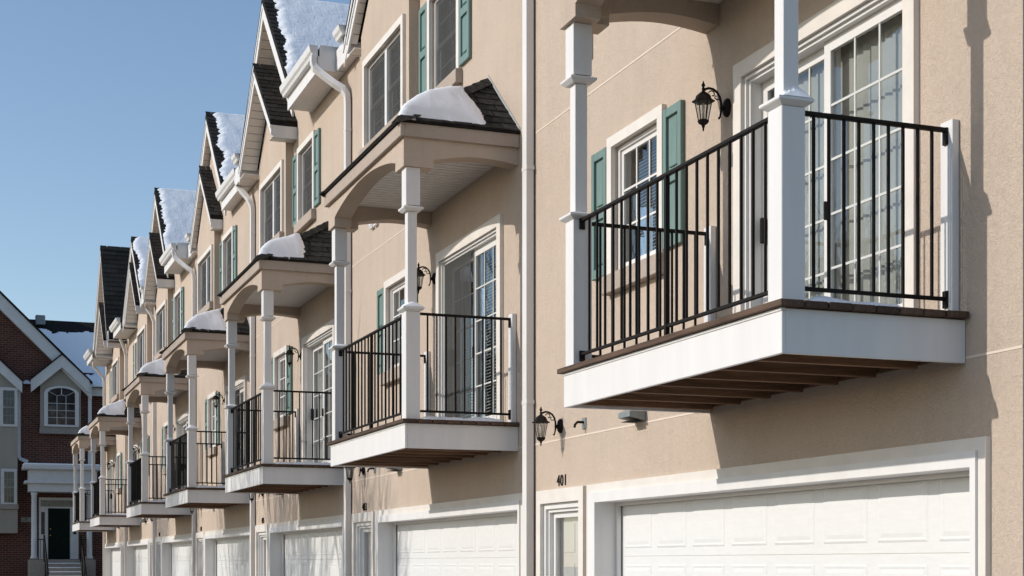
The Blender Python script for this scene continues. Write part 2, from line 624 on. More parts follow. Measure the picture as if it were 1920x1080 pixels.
def slats(win, x0, x1, z0, z1, y, pitch=0.028, mat='blind', drop=1.0):
    v, f = [], []
    z = z1
    while z > z1 - (z1 - z0) * drop:
        k = len(v)
        v += [(x0, y + 0.011, z - 0.008), (x1, y + 0.011, z - 0.008), (x1, y - 0.011, z + 0.008), (x0, y - 0.011, z + 0.008)]
        f.append((k, k + 1, k + 2, k + 3))
        z -= pitch
    o = mesh_obj('blind', mat, win, v, f, fix=False)
    o['kind'] = 'stuff'
    return o

def shutter(U, l0, l1, z0, z1, y):
    x0, x1 = U.span(l0, l1)
    s = box('shutter', 'green', U.root, x0, x1, y + 0.004, y + 0.016, z0, z1)
    zm = (z0 + z1) / 2
    st = 0.055
    for (a, b) in ((x0, x0 + st), (x1 - st, x1)):
        box('stile', 'green', s, a, b, y + 0.0165, y + 0.042, z0, z1, 0.003)
    for (a, b) in ((z0, z0 + 0.08), (zm - 0.045, zm + 0.045), (z1 - 0.07, z1)):
        box('rail', 'green', s, x0 + st + 0.001, x1 - st - 0.001, y + 0.0165, y + 0.040, a, b, 0.003)
    for (a, b) in ((z0 + 0.11, zm - 0.075), (zm + 0.075, z1 - 0.10)):
        box('raised_panel', 'green', s, x0 + st + 0.03, x1 - st - 0.03, y + 0.0165, y + 0.030, a, b, 0.006)

def lantern(U, lx, z, label):
    x = U.X(lx)
    L = empty('wall_lantern', (x, 0, z), label, 'wall lantern', 'black wall lanterns on the row')
    # back plate: oval dome
    v, f = [], []
    seg = 14
    prof = [(1.0, 0.003), (1.0, 0.012), (0.82, 0.026), (0.4, 0.036)]
    for (r, d) in prof:
        for k in range(seg):
            t = 2 * math.pi * k / seg
            v.append((x + 0.052 * r * math.cos(t), d, z + 0.068 * r * math.sin(t)))
    for i in range(len(prof) - 1):
        for k in range(seg):
            l = (k + 1) % seg
            f.append((i * seg + k, i * seg + l, (i + 1) * seg + l, (i + 1) * seg + k))
    f.append(tuple(3 * seg + k for k in range(seg)))
    mesh_obj('back_plate', 'iron', L, v, f, True)
    cy = 0.20
    pts = [(x, 0.03, z - 0.01), (x, 0.06, z + 0.0)]
    tube('bracket_stub', 'iron', L, pts, 0.016, 8)
    arm = []
    for k in range(13):
        t = k / 12
        ang = -0.35 + t * (math.pi * 0.5 + 0.35)
        arm.append((x, 0.055 + 0.135 * (1 - math.cos(max(ang, 0))) if ang > 0 else 0.055 + 0.02 * math.sin(ang * 2), z + 0.125 * math.sin(ang) + (0.0)))
    arm = [(x, 0.075, z - 0.085), (x, 0.066, z - 0.075), (x, 0.060, z - 0.05)] + [(x, 0.055, z - 0.02), (x, 0.056, z + 0.03), (x, 0.066, z + 0.07), (x, 0.088, z + 0.103), (x, 0.12, z + 0.122), (x, 0.155, z + 0.126), (x, 0.185, z + 0.115), (x, cy, z + 0.098)]
    tube('arm', 'iron', L, arm, [0.010, 0.007, 0.007] + [0.009] * 8, 8)
    sc = []
    for k in range(15):
        t = k / 14
        a = 0.3 + t * 4.6
        r = 0.030 * (1 - 0.72 * t)
        sc.append((x, 0.128 + r * math.cos(a), z + 0.084 + r * math.sin(a)))
    tube('scroll', 'iron', L, sc, 0.0045, 6)
    tube('scroll', 'iron', L, [(x, 0.072, z + 0.055), (x, 0.092, z + 0.050), (x, 0.108, z + 0.062), (x, 0.104, z + 0.076), (x, 0.094, z + 0.074)], 0.0045, 6)
    lathe('finial', 'iron', L, [(0.004, z + 0.172), (0.006, z + 0.158), (0.013, z + 0.148), (0.014, z + 0.138), (0.007, z + 0.128), (0.012, z + 0.118), (0.010, z + 0.105), (0.014, z + 0.095)][::-1], x, cy, 10, True)
    lathe('hood', 'iron', L, [(0.083, z + 0.022), (0.083, z + 0.030), (0.060, z + 0.042), (0.050, z + 0.070), (0.028, z + 0.088), (0.012, z + 0.097)], x, cy, 6)
    prof = [(0.060, z + 0.022), (0.036, z - 0.108)]
    for k in range(6):
        t0 = math.pi / 3 * k
        t1 = math.pi / 3 * (k + 1)
        c = lambda t, i: (x + prof[i][0] * math.cos(t), cy + prof[i][0] * math.sin(t), prof[i][1])
        tube('cage_bar', 'iron', L, [c(t0, 0), c(t0, 1)], 0.0036, 5)
        q = [Vector(c(t0, 0)), Vector(c(t1, 0)), Vector(c(t1, 1)), Vector(c(t0, 1))]
        ctr = sum(q, Vector()) / 4
        q = [ctr + (p - ctr) * 0.95 for p in q]
        mesh_obj('pane', 'lamp_glass', L, q, [(0, 1, 2, 3)], fix=False)
    lathe('candle', 'cream', L, [(0.010, z - 0.10), (0.010, z - 0.03), (0.014, z - 0.015), (0.004, z + 0.012)], x, cy, 8, True)
    lathe('base', 'iron', L, [(0.038, z - 0.108), (0.042, z - 0.118), (0.034, z - 0.134), (0.016, z - 0.146)][::-1], x, cy, 6)
    lathe('pendant', 'iron', L, [(0.010, z - 0.146), (0.013, z - 0.156), (0.006, z - 0.168), (0.008, z - 0.176), (0.003, z - 0.190)][::-1], x, cy, 8, True)
    return L

def balcony(U):
    r = U.root
    D0, D1 = 0.475, 3.48
    b = U.box('balcony', 'white', r, D0, D1, 1.145, 1.17, 2.66, 2.885, 0.003)     # front fascia carries the rest
    U.box('fascia_cap', 'white', b, D0 - 0.003, D1 + 0.003, 1.147, 1.176, 2.8855, 2.902, 0.002)
    U.box('side_fascia', 'white', b, D0, D0 + 0.025, 0.002, 1.1445, 2.66, 2.90, 0.003)
    U.box('side_fascia', 'white', b, D1 - 0.025, D1, 0.002, 1.1445, 2.66, 2.90, 0.003)
    U.box('ledger', 'joist', b, D0 + 0.03, D1 - 0.03, 0.003, 0.04, 2.70, 2.899)
    y = 0.012
    while y < 1.20:
        y1 = min(y + 0.142, 1.212)
        e = U.rnd.uniform(-0.006, 0.006)
        U.box('deck_board', 'deck', b, 0.43 + e, 3.535 + e, y, y1, 2.905, 2.940, 0.004)
        y += 0.150
    l = D0 + 0.40
    while l < D1 - 0.1:
        U.box('joist', 'joist', b, l - 0.02, l + 0.02, 0.042, 1.14, 2.672, 2.898, 0.003)
        l += 0.415
    for (p0, side) in ((0.51, 0), (3.355, 1)):
        c = p0 + 0.0725
        po = U.box('post', 'white', r, p0, p0 + 0.145, 1.005, 1.15, 2.942, 3.985, 0.004)
        cyy = 1.0775
        def ledge(z, hw):
            v = []
            x = U.X(c)
            for (h, zz) in ((0.0735, z - 0.022), (hw - 0.006, z - 0.004), (hw, z + 0.002), (hw, z + 0.016), (hw - 0.045, z + 0.034)):
                for (a, bb) in ((-1, -1), (1, -1), (1, 1), (-1, 1)):
                    v.append((x + a * h, cyy + bb * h, zz))
            f = [(3, 2, 1, 0), (16, 17, 18, 19)]
            for i in range(4):
                for k in range(4):
                    f.append((i * 4 + k, i * 4 + (k + 1) % 4, i * 4 + 4 + (k + 1) % 4, i * 4 + 4 + k))
            return mesh_obj('cap', 'white', po, v, f)
        ledge(4.008, 0.107)
        U.box('shaft', 'white', po, c - 0.047, c + 0.047, cyy - 0.047, cyy + 0.047, 4.043, 4.956, 0.003)
        ledge(4.979, 0.100)
        U.box('post_head', 'white', po, c - 0.0725, c + 0.0725, 1.005, 1.15, 5.014, 5.379, 0.004)
    # railing
    yb = 1.085
    fr = U.box('railing', 'iron', r, 0.657, 3.353, yb - 0.016, yb + 0.016, 3.966, 3.990, 0.004)
    U.box('bottom_rail', 'iron', fr, 0.657, 3.353, yb - 0.010, yb + 0.010, 3.020, 3.042, 0.003)
    n = 20
    for k in range(1, n):
        l = 0.657 + (3.353 - 0.657) * k / n
        if k == n // 2:
            U.box('center_bar', 'iron', fr, l - 0.014, l + 0.014, yb - 0.014, yb + 0.014, 2.941, 3.965)
        else:
            U.box('baluster', 'iron', fr, l - 0.0072, l + 0.0072, yb - 0.0072, yb + 0.0072, 3.043, 3.965)
    for l in (0.6565, 3.3535):
        for z in (3.945, 3.010):
            s = 1 if l < 1 else -1
            U.box('bracket', 'iron', fr, l, l + s * 0.014, yb - 0.02, yb + 0.02, z - 0.03, z + 0.045)
    for c in (0.585, 3.43):
        U.box('wall_post', 'white', r, c - 0.055, c + 0.055, 0.003, 0.048, 2.942, 4.03, 0.003)
        sr = U.box('side_railing', 'iron', r, c - 0.016, c + 0.016, 0.05, 1.003, 3.966, 3.990, 0.004)
        U.box('bottom_rail', 'iron', sr, c - 0.010, c + 0.010, 0.05, 1.003, 3.020, 3.042, 0.003)
        for k in range(1, 10):
            y = 0.05 + (1.003 - 0.05) * k / 10
            U.box('baluster', 'iron', sr, c - 0.0072, c + 0.0072, y - 0.0072, y + 0.0072, 3.043, 3.965)
        for z in (3.945, 3.03):
            U.box('bracket', 'iron', sr, c - 0.018, c + 0.018, 0.0485, 0.062, z - 0.05, z + 0.045)

CAN0, CAN1, CANY, CANZ = 0.42, 3.59, 1.245, 5.80
SE, SF = 0.84, 0.63
def can_h(lx, y):
    return CANZ + min((lx - CAN0) * SE, (CAN1 - lx) * SE, (CANY - y) * SF)

def canopy(U, shingled=True):
    r = U.root
    B0, B1 = 0.48, 3.535
    # front beam with corbel blocks and a flat arch
    pts = [(B0, 5.66), (B0, 5.38), (B0 + 0.29, 5.38), (B0 + 0.29, 5.47)]
    n = 18
    a0, a1 = B0 + 0.29, B1 - 0.29
    for k in range(1, n):
        t = k / n
        pts.append((a0 + (a1 - a0) * t, 5.47 + 0.155 * math.sin(math.pi * t) ** 0.8))
    pts += [(a1, 5.47), (a1, 5.38), (B1, 5.38), (B1, 5.66)]
    can = prism('canopy', 'stucco', r, [(U.X(p[0]), p[1]) for p in pts], 'y', 0.985, 1.18)
    for (l0, l1) in ((B0, B0 + 0.2), (B1 - 0.2, B1)):
        pts = [(0.984, 5.66), (0.984, 5.38), (0.88, 5.38), (0.88, 5.46)]
        for k in range(1, 11):
            t = k / 10
            pts.append((0.88 * (1 - t), 5.46 + 0.05 * math.sin(math.pi * t) + 0.03 * t))
        pts += [(0.001, 5.66)]
        x0, x1 = U.span(l0, l1)
        prism('side_beam', 'stucco', can, pts, 'x', x0, x1)
    # soffit boards run out from the wall
    l = B0 + 0.202
    while l < B1 - 0.21:
        l1 = min(l + 0.074, B1 - 0.202)
        U.box('soffit_board', 'soffit', can, l, l1, 0.002, 0.984, 5.600 + 0.045, 5.657, 0.004)
        l += 0.103
    U.box('soffit_backing', 'soffit_gap', can, B0 + 0.201, B1 - 0.201, 0.002, 0.984, 5.6575, 5.664)
    # fascia band
    U.box('fascia', 'stucco_trim', can, CAN0 + 0.02, CAN1 - 0.02, 1.181, 1.225, 5.655, 5.785, 0.004)
    for (l0, l1) in ((CAN0 + 0.02, B0 - 0.001), (B1 + 0.001, CAN1 - 0.02)):
        U.box('fascia', 'stucco_trim', can, l0, l1, 0.002, 1.1805, 5.655, 5.785, 0.004)
    # hip roof
    pk0 = CAN0 + (CANY * SF) / SE
    pk1 = CAN1 - (CANY * SF) / SE
    zt = CANZ + CANY * SF
    P = [(CAN0, 0.004, CANZ), (CAN0, CANY, CANZ), (CAN1, CANY, CANZ), (CAN1, 0.004, CANZ), (pk0, 0.004, zt), (pk1, 0.004, zt),
         (CAN0, 0.004, CANZ - 0.014), (CAN0, CANY, CANZ - 0.014), (CAN1, CANY, CANZ - 0.014), (CAN1, 0.004, CANZ - 0.014)]
    P = [(U.X(p[0]), p[1], p[2]) for p in P]
    F = [(0, 1, 4), (1, 2, 5, 4), (2, 3, 5), (0, 4, 5, 3), (0, 3, 9, 6), (0, 6, 7, 1), (1, 7, 8, 2), (2, 8, 9, 3), (6, 9, 8, 7)]
    roof = mesh_obj('roof', 'shingle_base', can, P, F)
    roof_w = roof
    # roof is a sub-part already: its shingles hang on the canopy itself
    if shingled:
        for end in ((CAN0, 1), (CAN1, -1)):
            near = (U.X(end[0]) < U.a + UW / 2)
            ln = math.hypot(1, SE) * (pk0 - CAN0)
            cs = 1 / math.hypot(1, SE)
            run = pk0 - CAN0
            sgn = end[1] * (-1 if U.mir else 1)
            upv = Vector((sgn, 0, SE))
            # courses run along y
            def span(s):
                t = s * cs / run
                return (0.0, CANY * (1 - t))
            if sgn > 0:
                # e x up must point outwards: e = -y for +x slope
                o = Vector((U.X(end[0]), CANY, CANZ))
                shingles(can, o, (0, -1, 0), upv, lambda s: (CANY * (s * cs / run), CANY - 0.004), ln, 31 + U.i)
            elif U.i < 2:
                o = Vector((U.X(end[0]), 0.0, CANZ))
                shingles(can, o, (0, 1, 0), upv, lambda s: (0.004, CANY * (1 - s * cs / run)), ln, 61 + U.i)
        # front slope
        lf = CANY * math.hypot(1, SF)
        cf = 1 / math.hypot(1, SF)
        if U.i < 3:
            L0, L1 = U.span(CAN0, CAN1)
            wid = L1 - L0
            run = pk0 - CAN0
            shingles(can, Vector((L1, CANY, CANZ)), (-1, 0, 0), (0, -1, SF), lambda s: (run * s / lf, wid - run * s / lf), lf, 91 + U.i, 0.45)
        # hip caps
        for (c0, p0) in (((CAN0, CANY), pk0), ((CAN1, CANY), pk1)):
            A = Vector((U.X(c0[0]), c0[1], CANZ)); B = Vector((U.X(p0), 0.01, zt))
            d = (B - A); ln = d.length; d.normalize()
            side = d.cross(Vector((0, 0, 1))).normalized()
            up = side.cross(d)
            rot = Matrix((side, d, up)).transposed()
            k = 0.0
            while k < ln - 0.1:
                me = MESH.get('hipcap')
                if me is None:
                    v = [(-0.11, 0, -0.036), (0, 0, 0.024), (0.11, 0, -0.036), (-0.11, 0.22, -0.046), (0, 0.22, 0.012), (0.11, 0.22, -0.046)]
                    me = bpy.data.meshes.new('hip_cap')
                    me.from_pydata(v, [], [(0, 2, 1), (0, 1, 4, 3), (1, 2, 5, 4), (3, 4, 5), (0, 3, 5, 2)])
                    me.materials.append(M['shingle'])
                    MESH['hipcap'] = me
                put('hip_cap', me, can, A + d * k + up * 0.012, rot)
                k += 0.16
    # step flashing along the wall on both ends
    for (e0, p0) in ((CAN0, pk0), (CAN1, pk1)):
        A = Vector((U.X(e0), 0.006, CANZ + 0.012)); B = Vector((U.X(p0), 0.006, zt + 0.03))
        prism('flashing', 'flash', can, [(A.x, A.z), (B.x, B.z), (B.x, B.z + 0.035), (A.x, A.z + 0.035)], 'y', 0.001, 0.010)

def sliding_door(U, style):
    L0, L1, z0, z1 = 1.01, 2.94, 2.955, 4.99
    x0, x1 = U.span(L0, L1)
    tr = 0.11
    d = ring('sliding_door', 'cream', U.root, x0 - tr, x1 + tr, z0 - 0.013, z1 + tr, tr, tr, tr, 0.002, -0.001, 0.042)
    ring('frame', 'vinyl', d, x0 + 0.002, x1 - 0.002, z0 + 0.002, z1 - 0.002, 0.045, 0.045, 0.045, 0.05, -0.14, -0.012)
    ring('frame_step', 'vinyl', d, x0 + 0.003, x1 - 0.003, z0 + 0.003, z1 - 0.003, 0.022, 0.022, 0.022, 0.02, -0.0115, 0.012)
    mid = (x0 + x1) / 2
    halves = [(x0 + 0.047, mid + 0.04, -0.06), (mid - 0.04, x1 - 0.047, -0.105)]
    for (p, q, yy) in halves:
        ring('sash', 'vinyl', d, p, q, z0 + 0.052, z1 - 0.047, 0.075, 0.075, 0.075, 0.10, yy - 0.03, yy)
        pane(d, p + 0.075, q - 0.075, yy - 0.015, z0 + 0.152, z1 - 0.122)
        for c in (1, 2):
            mx = p + 0.075 + (q - p - 0.15) * c / 3
            box('muntin', 'muntin', d, mx - 0.008, mx + 0.008, yy - 0.0125, yy - 0.006, z0 + 0.152, z1 - 0.122)
        for c in range(1, 5):
            mz = z0 + 0.152 + (z1 - z0 - 0.274) * c / 5
            box('muntin', 'muntin', d, p + 0.075, q - 0.075, yy - 0.012, yy - 0.005, mz - 0.008, mz + 0.008)
    box('handle', 'iron', d, (x1 - 0.12), (x1 - 0.085), -0.104, -0.06, 3.80, 3.98, 0.008)
    box('latch', 'iron', d, mid - 0.005, mid + 0.012, -0.059, -0.035, 3.78, 3.90, 0.003)
    if style == 'vertical':
        x = x0 + 0.08
        r = U.rnd
        me_key = ('vane',)
        while x < x1 - 0.10:
            me = box_mesh(0.088, 0.003, z1 - z0 - 0.14, 'blind', 0)
            o = put('blind_vane', me, d, (x + 0.04, -0.185, (z0 + z1) / 2))
            o.rotation_euler = (0, 0, math.radians(18 + r.uniform(-7, 7)))
            x += 0.080
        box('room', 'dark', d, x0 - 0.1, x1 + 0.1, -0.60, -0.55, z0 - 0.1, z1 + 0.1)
    else:
        pick = [(x0 + 0.1, mid - 0.02), (mid + 0.06, x1 - 0.10)]
        for (p, q) in pick:
            slats(d, p, q, z0 + 0.12, z1 - 0.1, -0.17, 0.034)
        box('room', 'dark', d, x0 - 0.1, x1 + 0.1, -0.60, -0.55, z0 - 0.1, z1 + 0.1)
    if style != 'vertical':
        box('insect_screen', 'screen', d, mid + 0.0, x1 - 0.05, -0.020, -0.019, z0 + 0.06, z1 - 0.05)

def garage(U):
    G0, G1, zt = 0.375, 5.49, 2.077
    x0, x1 = U.span(G0, G1)
    a0, a1 = U.span(0.26, 5.70)
    g = ring('garage_surround', 'cream', U.root, a0, a1, -0.001, 2.237, 0.066, 0.066, 0.072, 0.001, -0.001, 0.036)
    ring('casing', 'white', g, a0 + 0.067, a1 - 0.067, 0.0, 2.1645, x0 - a0 - 0.067, a1 - 0.067 - x1, 2.1645 - zt, 0.001, -0.012, 0.052)
    ring('jamb', 'white', g, x0 - 0.02, x1 + 0.02, 0.0, zt + 0.02, 0.02, 0.02, 0.02, 0.001, -0.19, -0.0125)
    ring('stop', 'vinyl', g, x0, x1, 0.0, zt, 0.035, 0.035, 0.03, 0.001, -0.185, -0.15)
    door = box('garage_door', 'garage', U.root, x0 - 0.018, x1 + 0.018, -0.24, -0.2005, 0.005, 0.538)
    for k in range(1, 4):
        box('door_section', 'garage', door, x0 - 0.018, x1 + 0.018, -0.24, -0.2005, 0.005 + 0.535 * k, 0.538 + 0.535 * k if k < 3 else 2.15, 0.0025)
    pitch = (x1 - x0 - 0.07) / 8
    for k in range(4):
        for j in range(8):
            px = x0 + 0.035 + pitch * j
            za = 0.005 + 0.535 * k + 0.068
            zb = 0.005 + 0.535 * k + 0.468
            m = MESH.get('gpanel')
            if m is None:
                bm = bmesh.new()
                w2, h2 = (pitch - 0.11) / 2, (zb - za) / 2
                rings_ = [(w2, h2, 0.0), (w2 - 0.014, h2 - 0.014, 0.006), (w2 - 0.030, h2 - 0.030, 0.0025), (w2 - 0.058, h2 - 0.058, 0.007)]
                vs_ = []
                for (aw, ah, yy) in rings_:
                    vs_.append([bm.verts.new((sx * aw, yy, sz * ah)) for sx, sz in ((-1, -1), (1, -1), (1, 1), (-1, 1))])
                for i in range(3):
                    for q in range(4):
                        bm.faces.new((vs_[i][q], vs_[i][(q + 1) % 4], vs_[i + 1][(q + 1) % 4], vs_[i + 1][q]))
                bm.faces.new(vs_[3])
                bmesh.ops.recalc_face_normals(bm, faces=bm.faces)
                for fc in bm.faces:
                    if fc.normal.y < 0: fc.normal_flip()
                m = bpy.data.meshes.new('raised_panel')
                bm.to_mesh(m); bm.free()
                m.materials.append(M['garage'])
                MESH['gpanel'] = m
            put('raised_panel', m, door, (px + pitch / 2, -0.2, (za + zb) / 2))

def entry(U):
    l0, l1 = 5.88, 6.80
    x0, x1 = U.span(l0, l1)
    o0, o1 = U.span(5.775, 6.905)
    e = ring('entry_surround', 'cream', U.root, o0, o1, -0.001, 2.235, x0 - o0, o1 - x1, 0.125, 0.001, -0.001, 0.038)
    ring('frame', 'white', e, x0 + 0.001, x1 - 0.001, 0.0, 2.108, 0.04, 0.04, 0.05, 0.001, -0.10, -0.002)
    ring('frame_inner', 'vinyl', e, x0 + 0.0415, x1 - 0.0415, 0.0, 2.057, 0.03, 0.03, 0.03, 0.001, -0.14, -0.03)
    ring('storm_door', 'vinyl', e, x0 + 0.075, x1 - 0.075, 0.01, 2.025, 0.05, 0.05, 0.05, 0.2, -0.10, -0.07)
    pane(e, x0 + 0.125, x1 - 0.125, -0.085, 0.21, 1.975)
    dr = box('entry_door', 'white', U.root, x0 + 0.075, x1 - 0.075, -0.20, -0.145, 0.01, 2.05, 0.003)
    for (a, b) in ((0.25, 0.95), (1.08, 1.55), (1.65, 1.92)):
        for (p, q) in ((x0 + 0.16, (x0 + x1) / 2 - 0.04), ((x0 + x1) / 2 + 0.04, x1 - 0.16)):
            box('raised_panel', 'white', dr, p, q, -0.1445, -0.138, a, b, 0.004)

def number(U, txt):
    cu = bpy.data.curves.new('house_number', 'FONT')
    cu.body = txt
    cu.size = 0.150
    cu.offset = -0.0016
    cu.space_character = 1.12
    cu.extrude = 0.004
    cu.align_x = 'CENTER'
    tmp = bpy.data.objects.new('tmp_text', cu)
    COL.objects.link(tmp)
    bpy.context.view_layer.update()
    me = bpy.data.meshes.new_from_object(tmp.evaluated_get(bpy.context.evaluated_depsgraph_get()))
    bpy.data.objects.remove(tmp)
    me.materials.clear()
    me.materials.append(M['iron'])
    me.transform(Matrix.Diagonal((1.0, 1, 1, 1)))
    o = put('house_number', me, U.root, (U.X(6.34), 0.006, 2.262))
    o.rotation_euler = Matrix(((-1, 0, 0), (0, 0, 1), (0, 1, 0))).to_euler()
    return o

def roofwork(U, big=False):
    r = U.root
    odd = (U.i % 2 == 0)               # photographs' 1st, 3rd, 5th house: deeper eaves
    yb = 0.33 if odd else 0.15         # rake of the large gable
    yf = 0.43 if odd else 0.25         # rake of the small gable
    ap, za = 4.70, 11.05
    e0, e1, ze = 2.43, 6.90, 8.78
    if U.i == 5:
        yb, yf, za = 0.40, 0.47, 10.75
    if big:
        za, yb, yf, e0, ze = 11.86, 0.60, 0.66, 1.70, 8.60
    pit = (za - ze) / (ap - e0)
    yback = -9.0
    # ---- large gable roof slabs
    for (el, nm) in ((e0, 'near'), (e1, 'far')):
        s = pit if el < ap else (za - ze) / (e1 - ap)
        th = 0.07
        pts = [(U.X(el), ze), (U.X(ap), za), (U.X(ap), za - th * 1.4), (U.X(el), ze - th * 1.4)]
        slab = prism('gable_roof', 'shingle_base', r, pts, 'y', yback, yb + 0.012)
        # rake board on the front edge
        bw = 0.21
        A = Vector((U.X(el), 0, ze - th * 1.4 - 0.002)); B = Vector((U.X(ap), 0, za - th * 1.4 - 0.002))
        prism('rake_board', 'white', r, [(A.x, A.z), (B.x, B.z), (B.x, B.z - bw * 1.25), (A.x, A.z - bw * 1.25)], 'y', yb - 0.03, yb)
        prism('rake_trim', 'white', r, [(A.x, A.z), (B.x, B.z), (B.x, B.z - 0.07), (A.x, A.z - 0.07)], 'y', yb + 0.0005, yb + 0.016)
        # soffit boards on the underside
        d = (B - A); ln = d.length; d.normalize()
        nrm = Vector((-d.z, 0, d.x))
        if nrm.z < 0: nrm = -nrm
        rot = Matrix((d, Vector((0, 1, 0)), d.cross(Vector((0, 1, 0))))).transposed()
        k = 0.02
        depth = yb - 0.032
        put('soffit_backing', box_mesh(round(ln - 0.03, 3), depth, 0.006, 'soffit_gap', 0), slab, (A + B) / 2 - nrm * 0.1125 + Vector((0, depth / 2 + 0.0015, 0)), rot)
        while k < ln - 0.05:
            wd = min(0.148, ln - k - 0.01)
            me = box_mesh(round(wd, 3), depth, 0.010, 'soffit', 0.003)
            p = A + d * (k + wd / 2) - nrm * 0.12 + Vector((0, depth / 2 + 0.001, 0))
            put('soffit_board', me, slab, p, rot)
            k += 0.16
        # shingles on the near slope next to the rake
        sx = 1 if U.X(ap) > U.X(el) else -1
        if sx > 0:
            upv = Vector((1, 0, (za - ze) / abs(ap - el)))
            L = upv.length * abs(ap - el)
            wid = 0.95 if not big else 1.8
            shingles(slab, Vector((U.X(el), yb + 0.012, ze)), (0, -1, 0), upv, lambda s_: (0.0, wid), L, 201 + U.i, 0.32 if not big else 0.45, 0.142 if not big else 0.2)
    # ridge cap
    prism('ridge_cap', 'shingle', r, [(U.X(ap) - 0.10, za - 0.10 * pit + 0.004), (U.X(ap), za + 0.004), (U.X(ap) + 0.10, za - 0.10 * pit + 0.004),
                                      (U.X(ap) + 0.10, za - 0.10 * pit + 0.018), (U.X(ap), za + 0.020), (U.X(ap) - 0.10, za - 0.10 * pit + 0.018)], 'y', yback, yb + 0.014)
    # ---- small front gable
    fa, fza = 4.93, 9.93
    f0, f1, fze = 3.53, 6.33, 8.66
    for el in (f0, f1):
        th = 0.055
        A = Vector((U.X(el), 0, fze)); B = Vector((U.X(fa), 0, fza))
        slab = prism('front_gable_roof', 'shingle_base', r, [(A.x, A.z), (B.x, B.z), (B.x, B.z - th * 1.35), (A.x, A.z - th * 1.35)], 'y', 0.001, yf + 0.012)
        bw = 0.19
        A2 = A - Vector((0, 0, th * 1.35 + 0.002)); B2 = B - Vector((0, 0, th * 1.35 + 0.002))
        prism('rake_board', 'white', r, [(A2.x, A2.z), (B2.x, B2.z), (B2.x, B2.z - bw), (A2.x, A2.z - bw * 0.9)], 'y', yf - 0.028, yf)
        prism('rake_trim', 'white', r, [(A2.x, A2.z), (B2.x, B2.z), (B2.x, B2.z - 0.06), (A2.x, A2.z - 0.06)], 'y', yf + 0.0005, yf + 0.014)
        # eave board facing along the row
        sg = 1 if U.X(fa) > U.X(el) else -1
        box('eave_board', 'white', r, A.x, A.x + sg * 0.022, 0.002, yf - 0.029, fze - 0.27, fze - 0.078, 0.003)
        box('eave_soffit', 'soffit', r, A.x + sg * 0.023, U.X(3.82 if el == f0 else 6.04), 0.002, yf - 0.029, fze - 0.26, fze - 0.25)
        d = (B2 - A2); ln = d.length; d.normalize()
        nrm = Vector((-d.z, 0, d.x))
        if nrm.z < 0: nrm = -nrm
        rot = Matrix((d, Vector((0, 1, 0)), d.cross(Vector((0, 1, 0))))).transposed()
        dep = yf - 0.03 - 0.135
        k = 0.03
        if dep > 0.03:
            put('soffit_backing', box_mesh(round(ln - 0.05, 3), dep, 0.006, 'soffit_gap', 0), slab, A2 + d * (0.03 + (ln - 0.05) / 2) - nrm * 0.1025 + Vector((0, 0.1335 + dep / 2, 0)), rot)
        while dep > 0.03 and k < ln - 0.05:
            wd = min(0.138, ln - k - 0.01)
            me = box_mesh(round(wd, 3), dep, 0.010, 'soffit', 0.003)
            put('soffit_board', me, slab, A2 + d * (k + wd / 2) - nrm * 0.11 + Vector((0, 0.133 + dep / 2, 0)), rot)
            k += 0.15
        if sg > 0:
            upv = Vector((1, 0, (fza - fze) / abs(fa - el)))
            L = upv.length * abs(fa - el)
            shingles(slab, Vector((A.x, yf + 0.012, fze)), (0, -1, 0), upv, lambda s_: (0.0, yf + 0.008), L, 301 + U.i, 0.24)
    # ---- street eave between the gables
    g0, g1 = 0.40, 2.42
    ys = yb + 0.07
    ev = U.box('eave', 'white', r, g0, g1, ys - 0.025, ys, 8.50, 8.70, 0.003)
    U.box('end_board', 'white', ev, g0, g0 + 0.02, 0.002, ys - 0.026, 8.51, 8.86)
    l = g0 + 0.022
    while l < g1 - 0.01:
        U.box('soffit_board', 'soffit', ev, l, min(l + 0.092, g1), 0.002, ys - 0.027, 8.515, 8.527, 0.003)
        l += 0.10
    U.box('soffit_backing', 'soffit_gap', ev, g0 + 0.022, g1, 0.002, ys - 0.027, 8.5275, 8.532)
    # gutter profile (y,z)
    gp = [(ys + 0.001, 8.69), (ys + 0.07, 8.69), (ys + 0.085, 8.73), (ys + 0.11, 8.76), (ys + 0.125, 8.83), (ys + 0.125, 8.845), (ys + 0.001, 8.845)]
    x0, x1 = U.span(g0 - 0.01, g1)
    gt = prism('gutter', 'vinyl', r, gp, 'x', x0, x1)
    gx = U.X(g0 + 0.0)
    # eave roof behind the gutter (snowed in)
    P = [(U.X(0.42), ys - 0.03, 8.83), (U.X(e0 + 0.05), ys - 0.03, 8.80), (U.X(e0 + 0.05), yback, 9.4), (U.X(0.0), yback, 9.4), (U.X(0.0), 0.0, 8.86), (U.X(0.42), 0.0, 8.85)]
    mesh_obj('valley_roof', 'shingle_base', r, P + [(p[0], p[1], p[2] - 0.05) for p in P],
             [(0, 1, 2, 3, 4, 5), (11, 10, 9, 8, 7, 6)] + [(k_, (k_ + 1) % 6, 6 + (k_ + 1) % 6, 6 + k_) for k_ in range(6)])
    # short return at the far side of the gable
    s0, s1 = 6.62, 7.36 if U.i not in (4, 6) else 7.0
    yr = max(yb - 0.01, 0.14)
    rt = U.box('eave_return', 'white', r, s0, s1, yr - 0.025, yr, 8.50, 8.80, 0.003)
    l = s0
    while l < s1 - 0.03:
        U.box('soffit_board', 'soffit', rt, l, min(l + 0.092, s1), 0.002, yr - 0.027, 8.515, 8.527, 0.003)
        l += 0.10
    gp2 = [(yr + 0.001, 8.82), (yr + 0.07, 8.82), (yr + 0.085, 8.86), (yr + 0.11, 8.89), (yr + 0.125, 8.95), (yr + 0.001, 8.95)]
    x0, x1 = U.span(6.75, 7.10)
    if not U.mir: prism('gutter', 'vinyl', r, gp2, 'x', x0, x1)

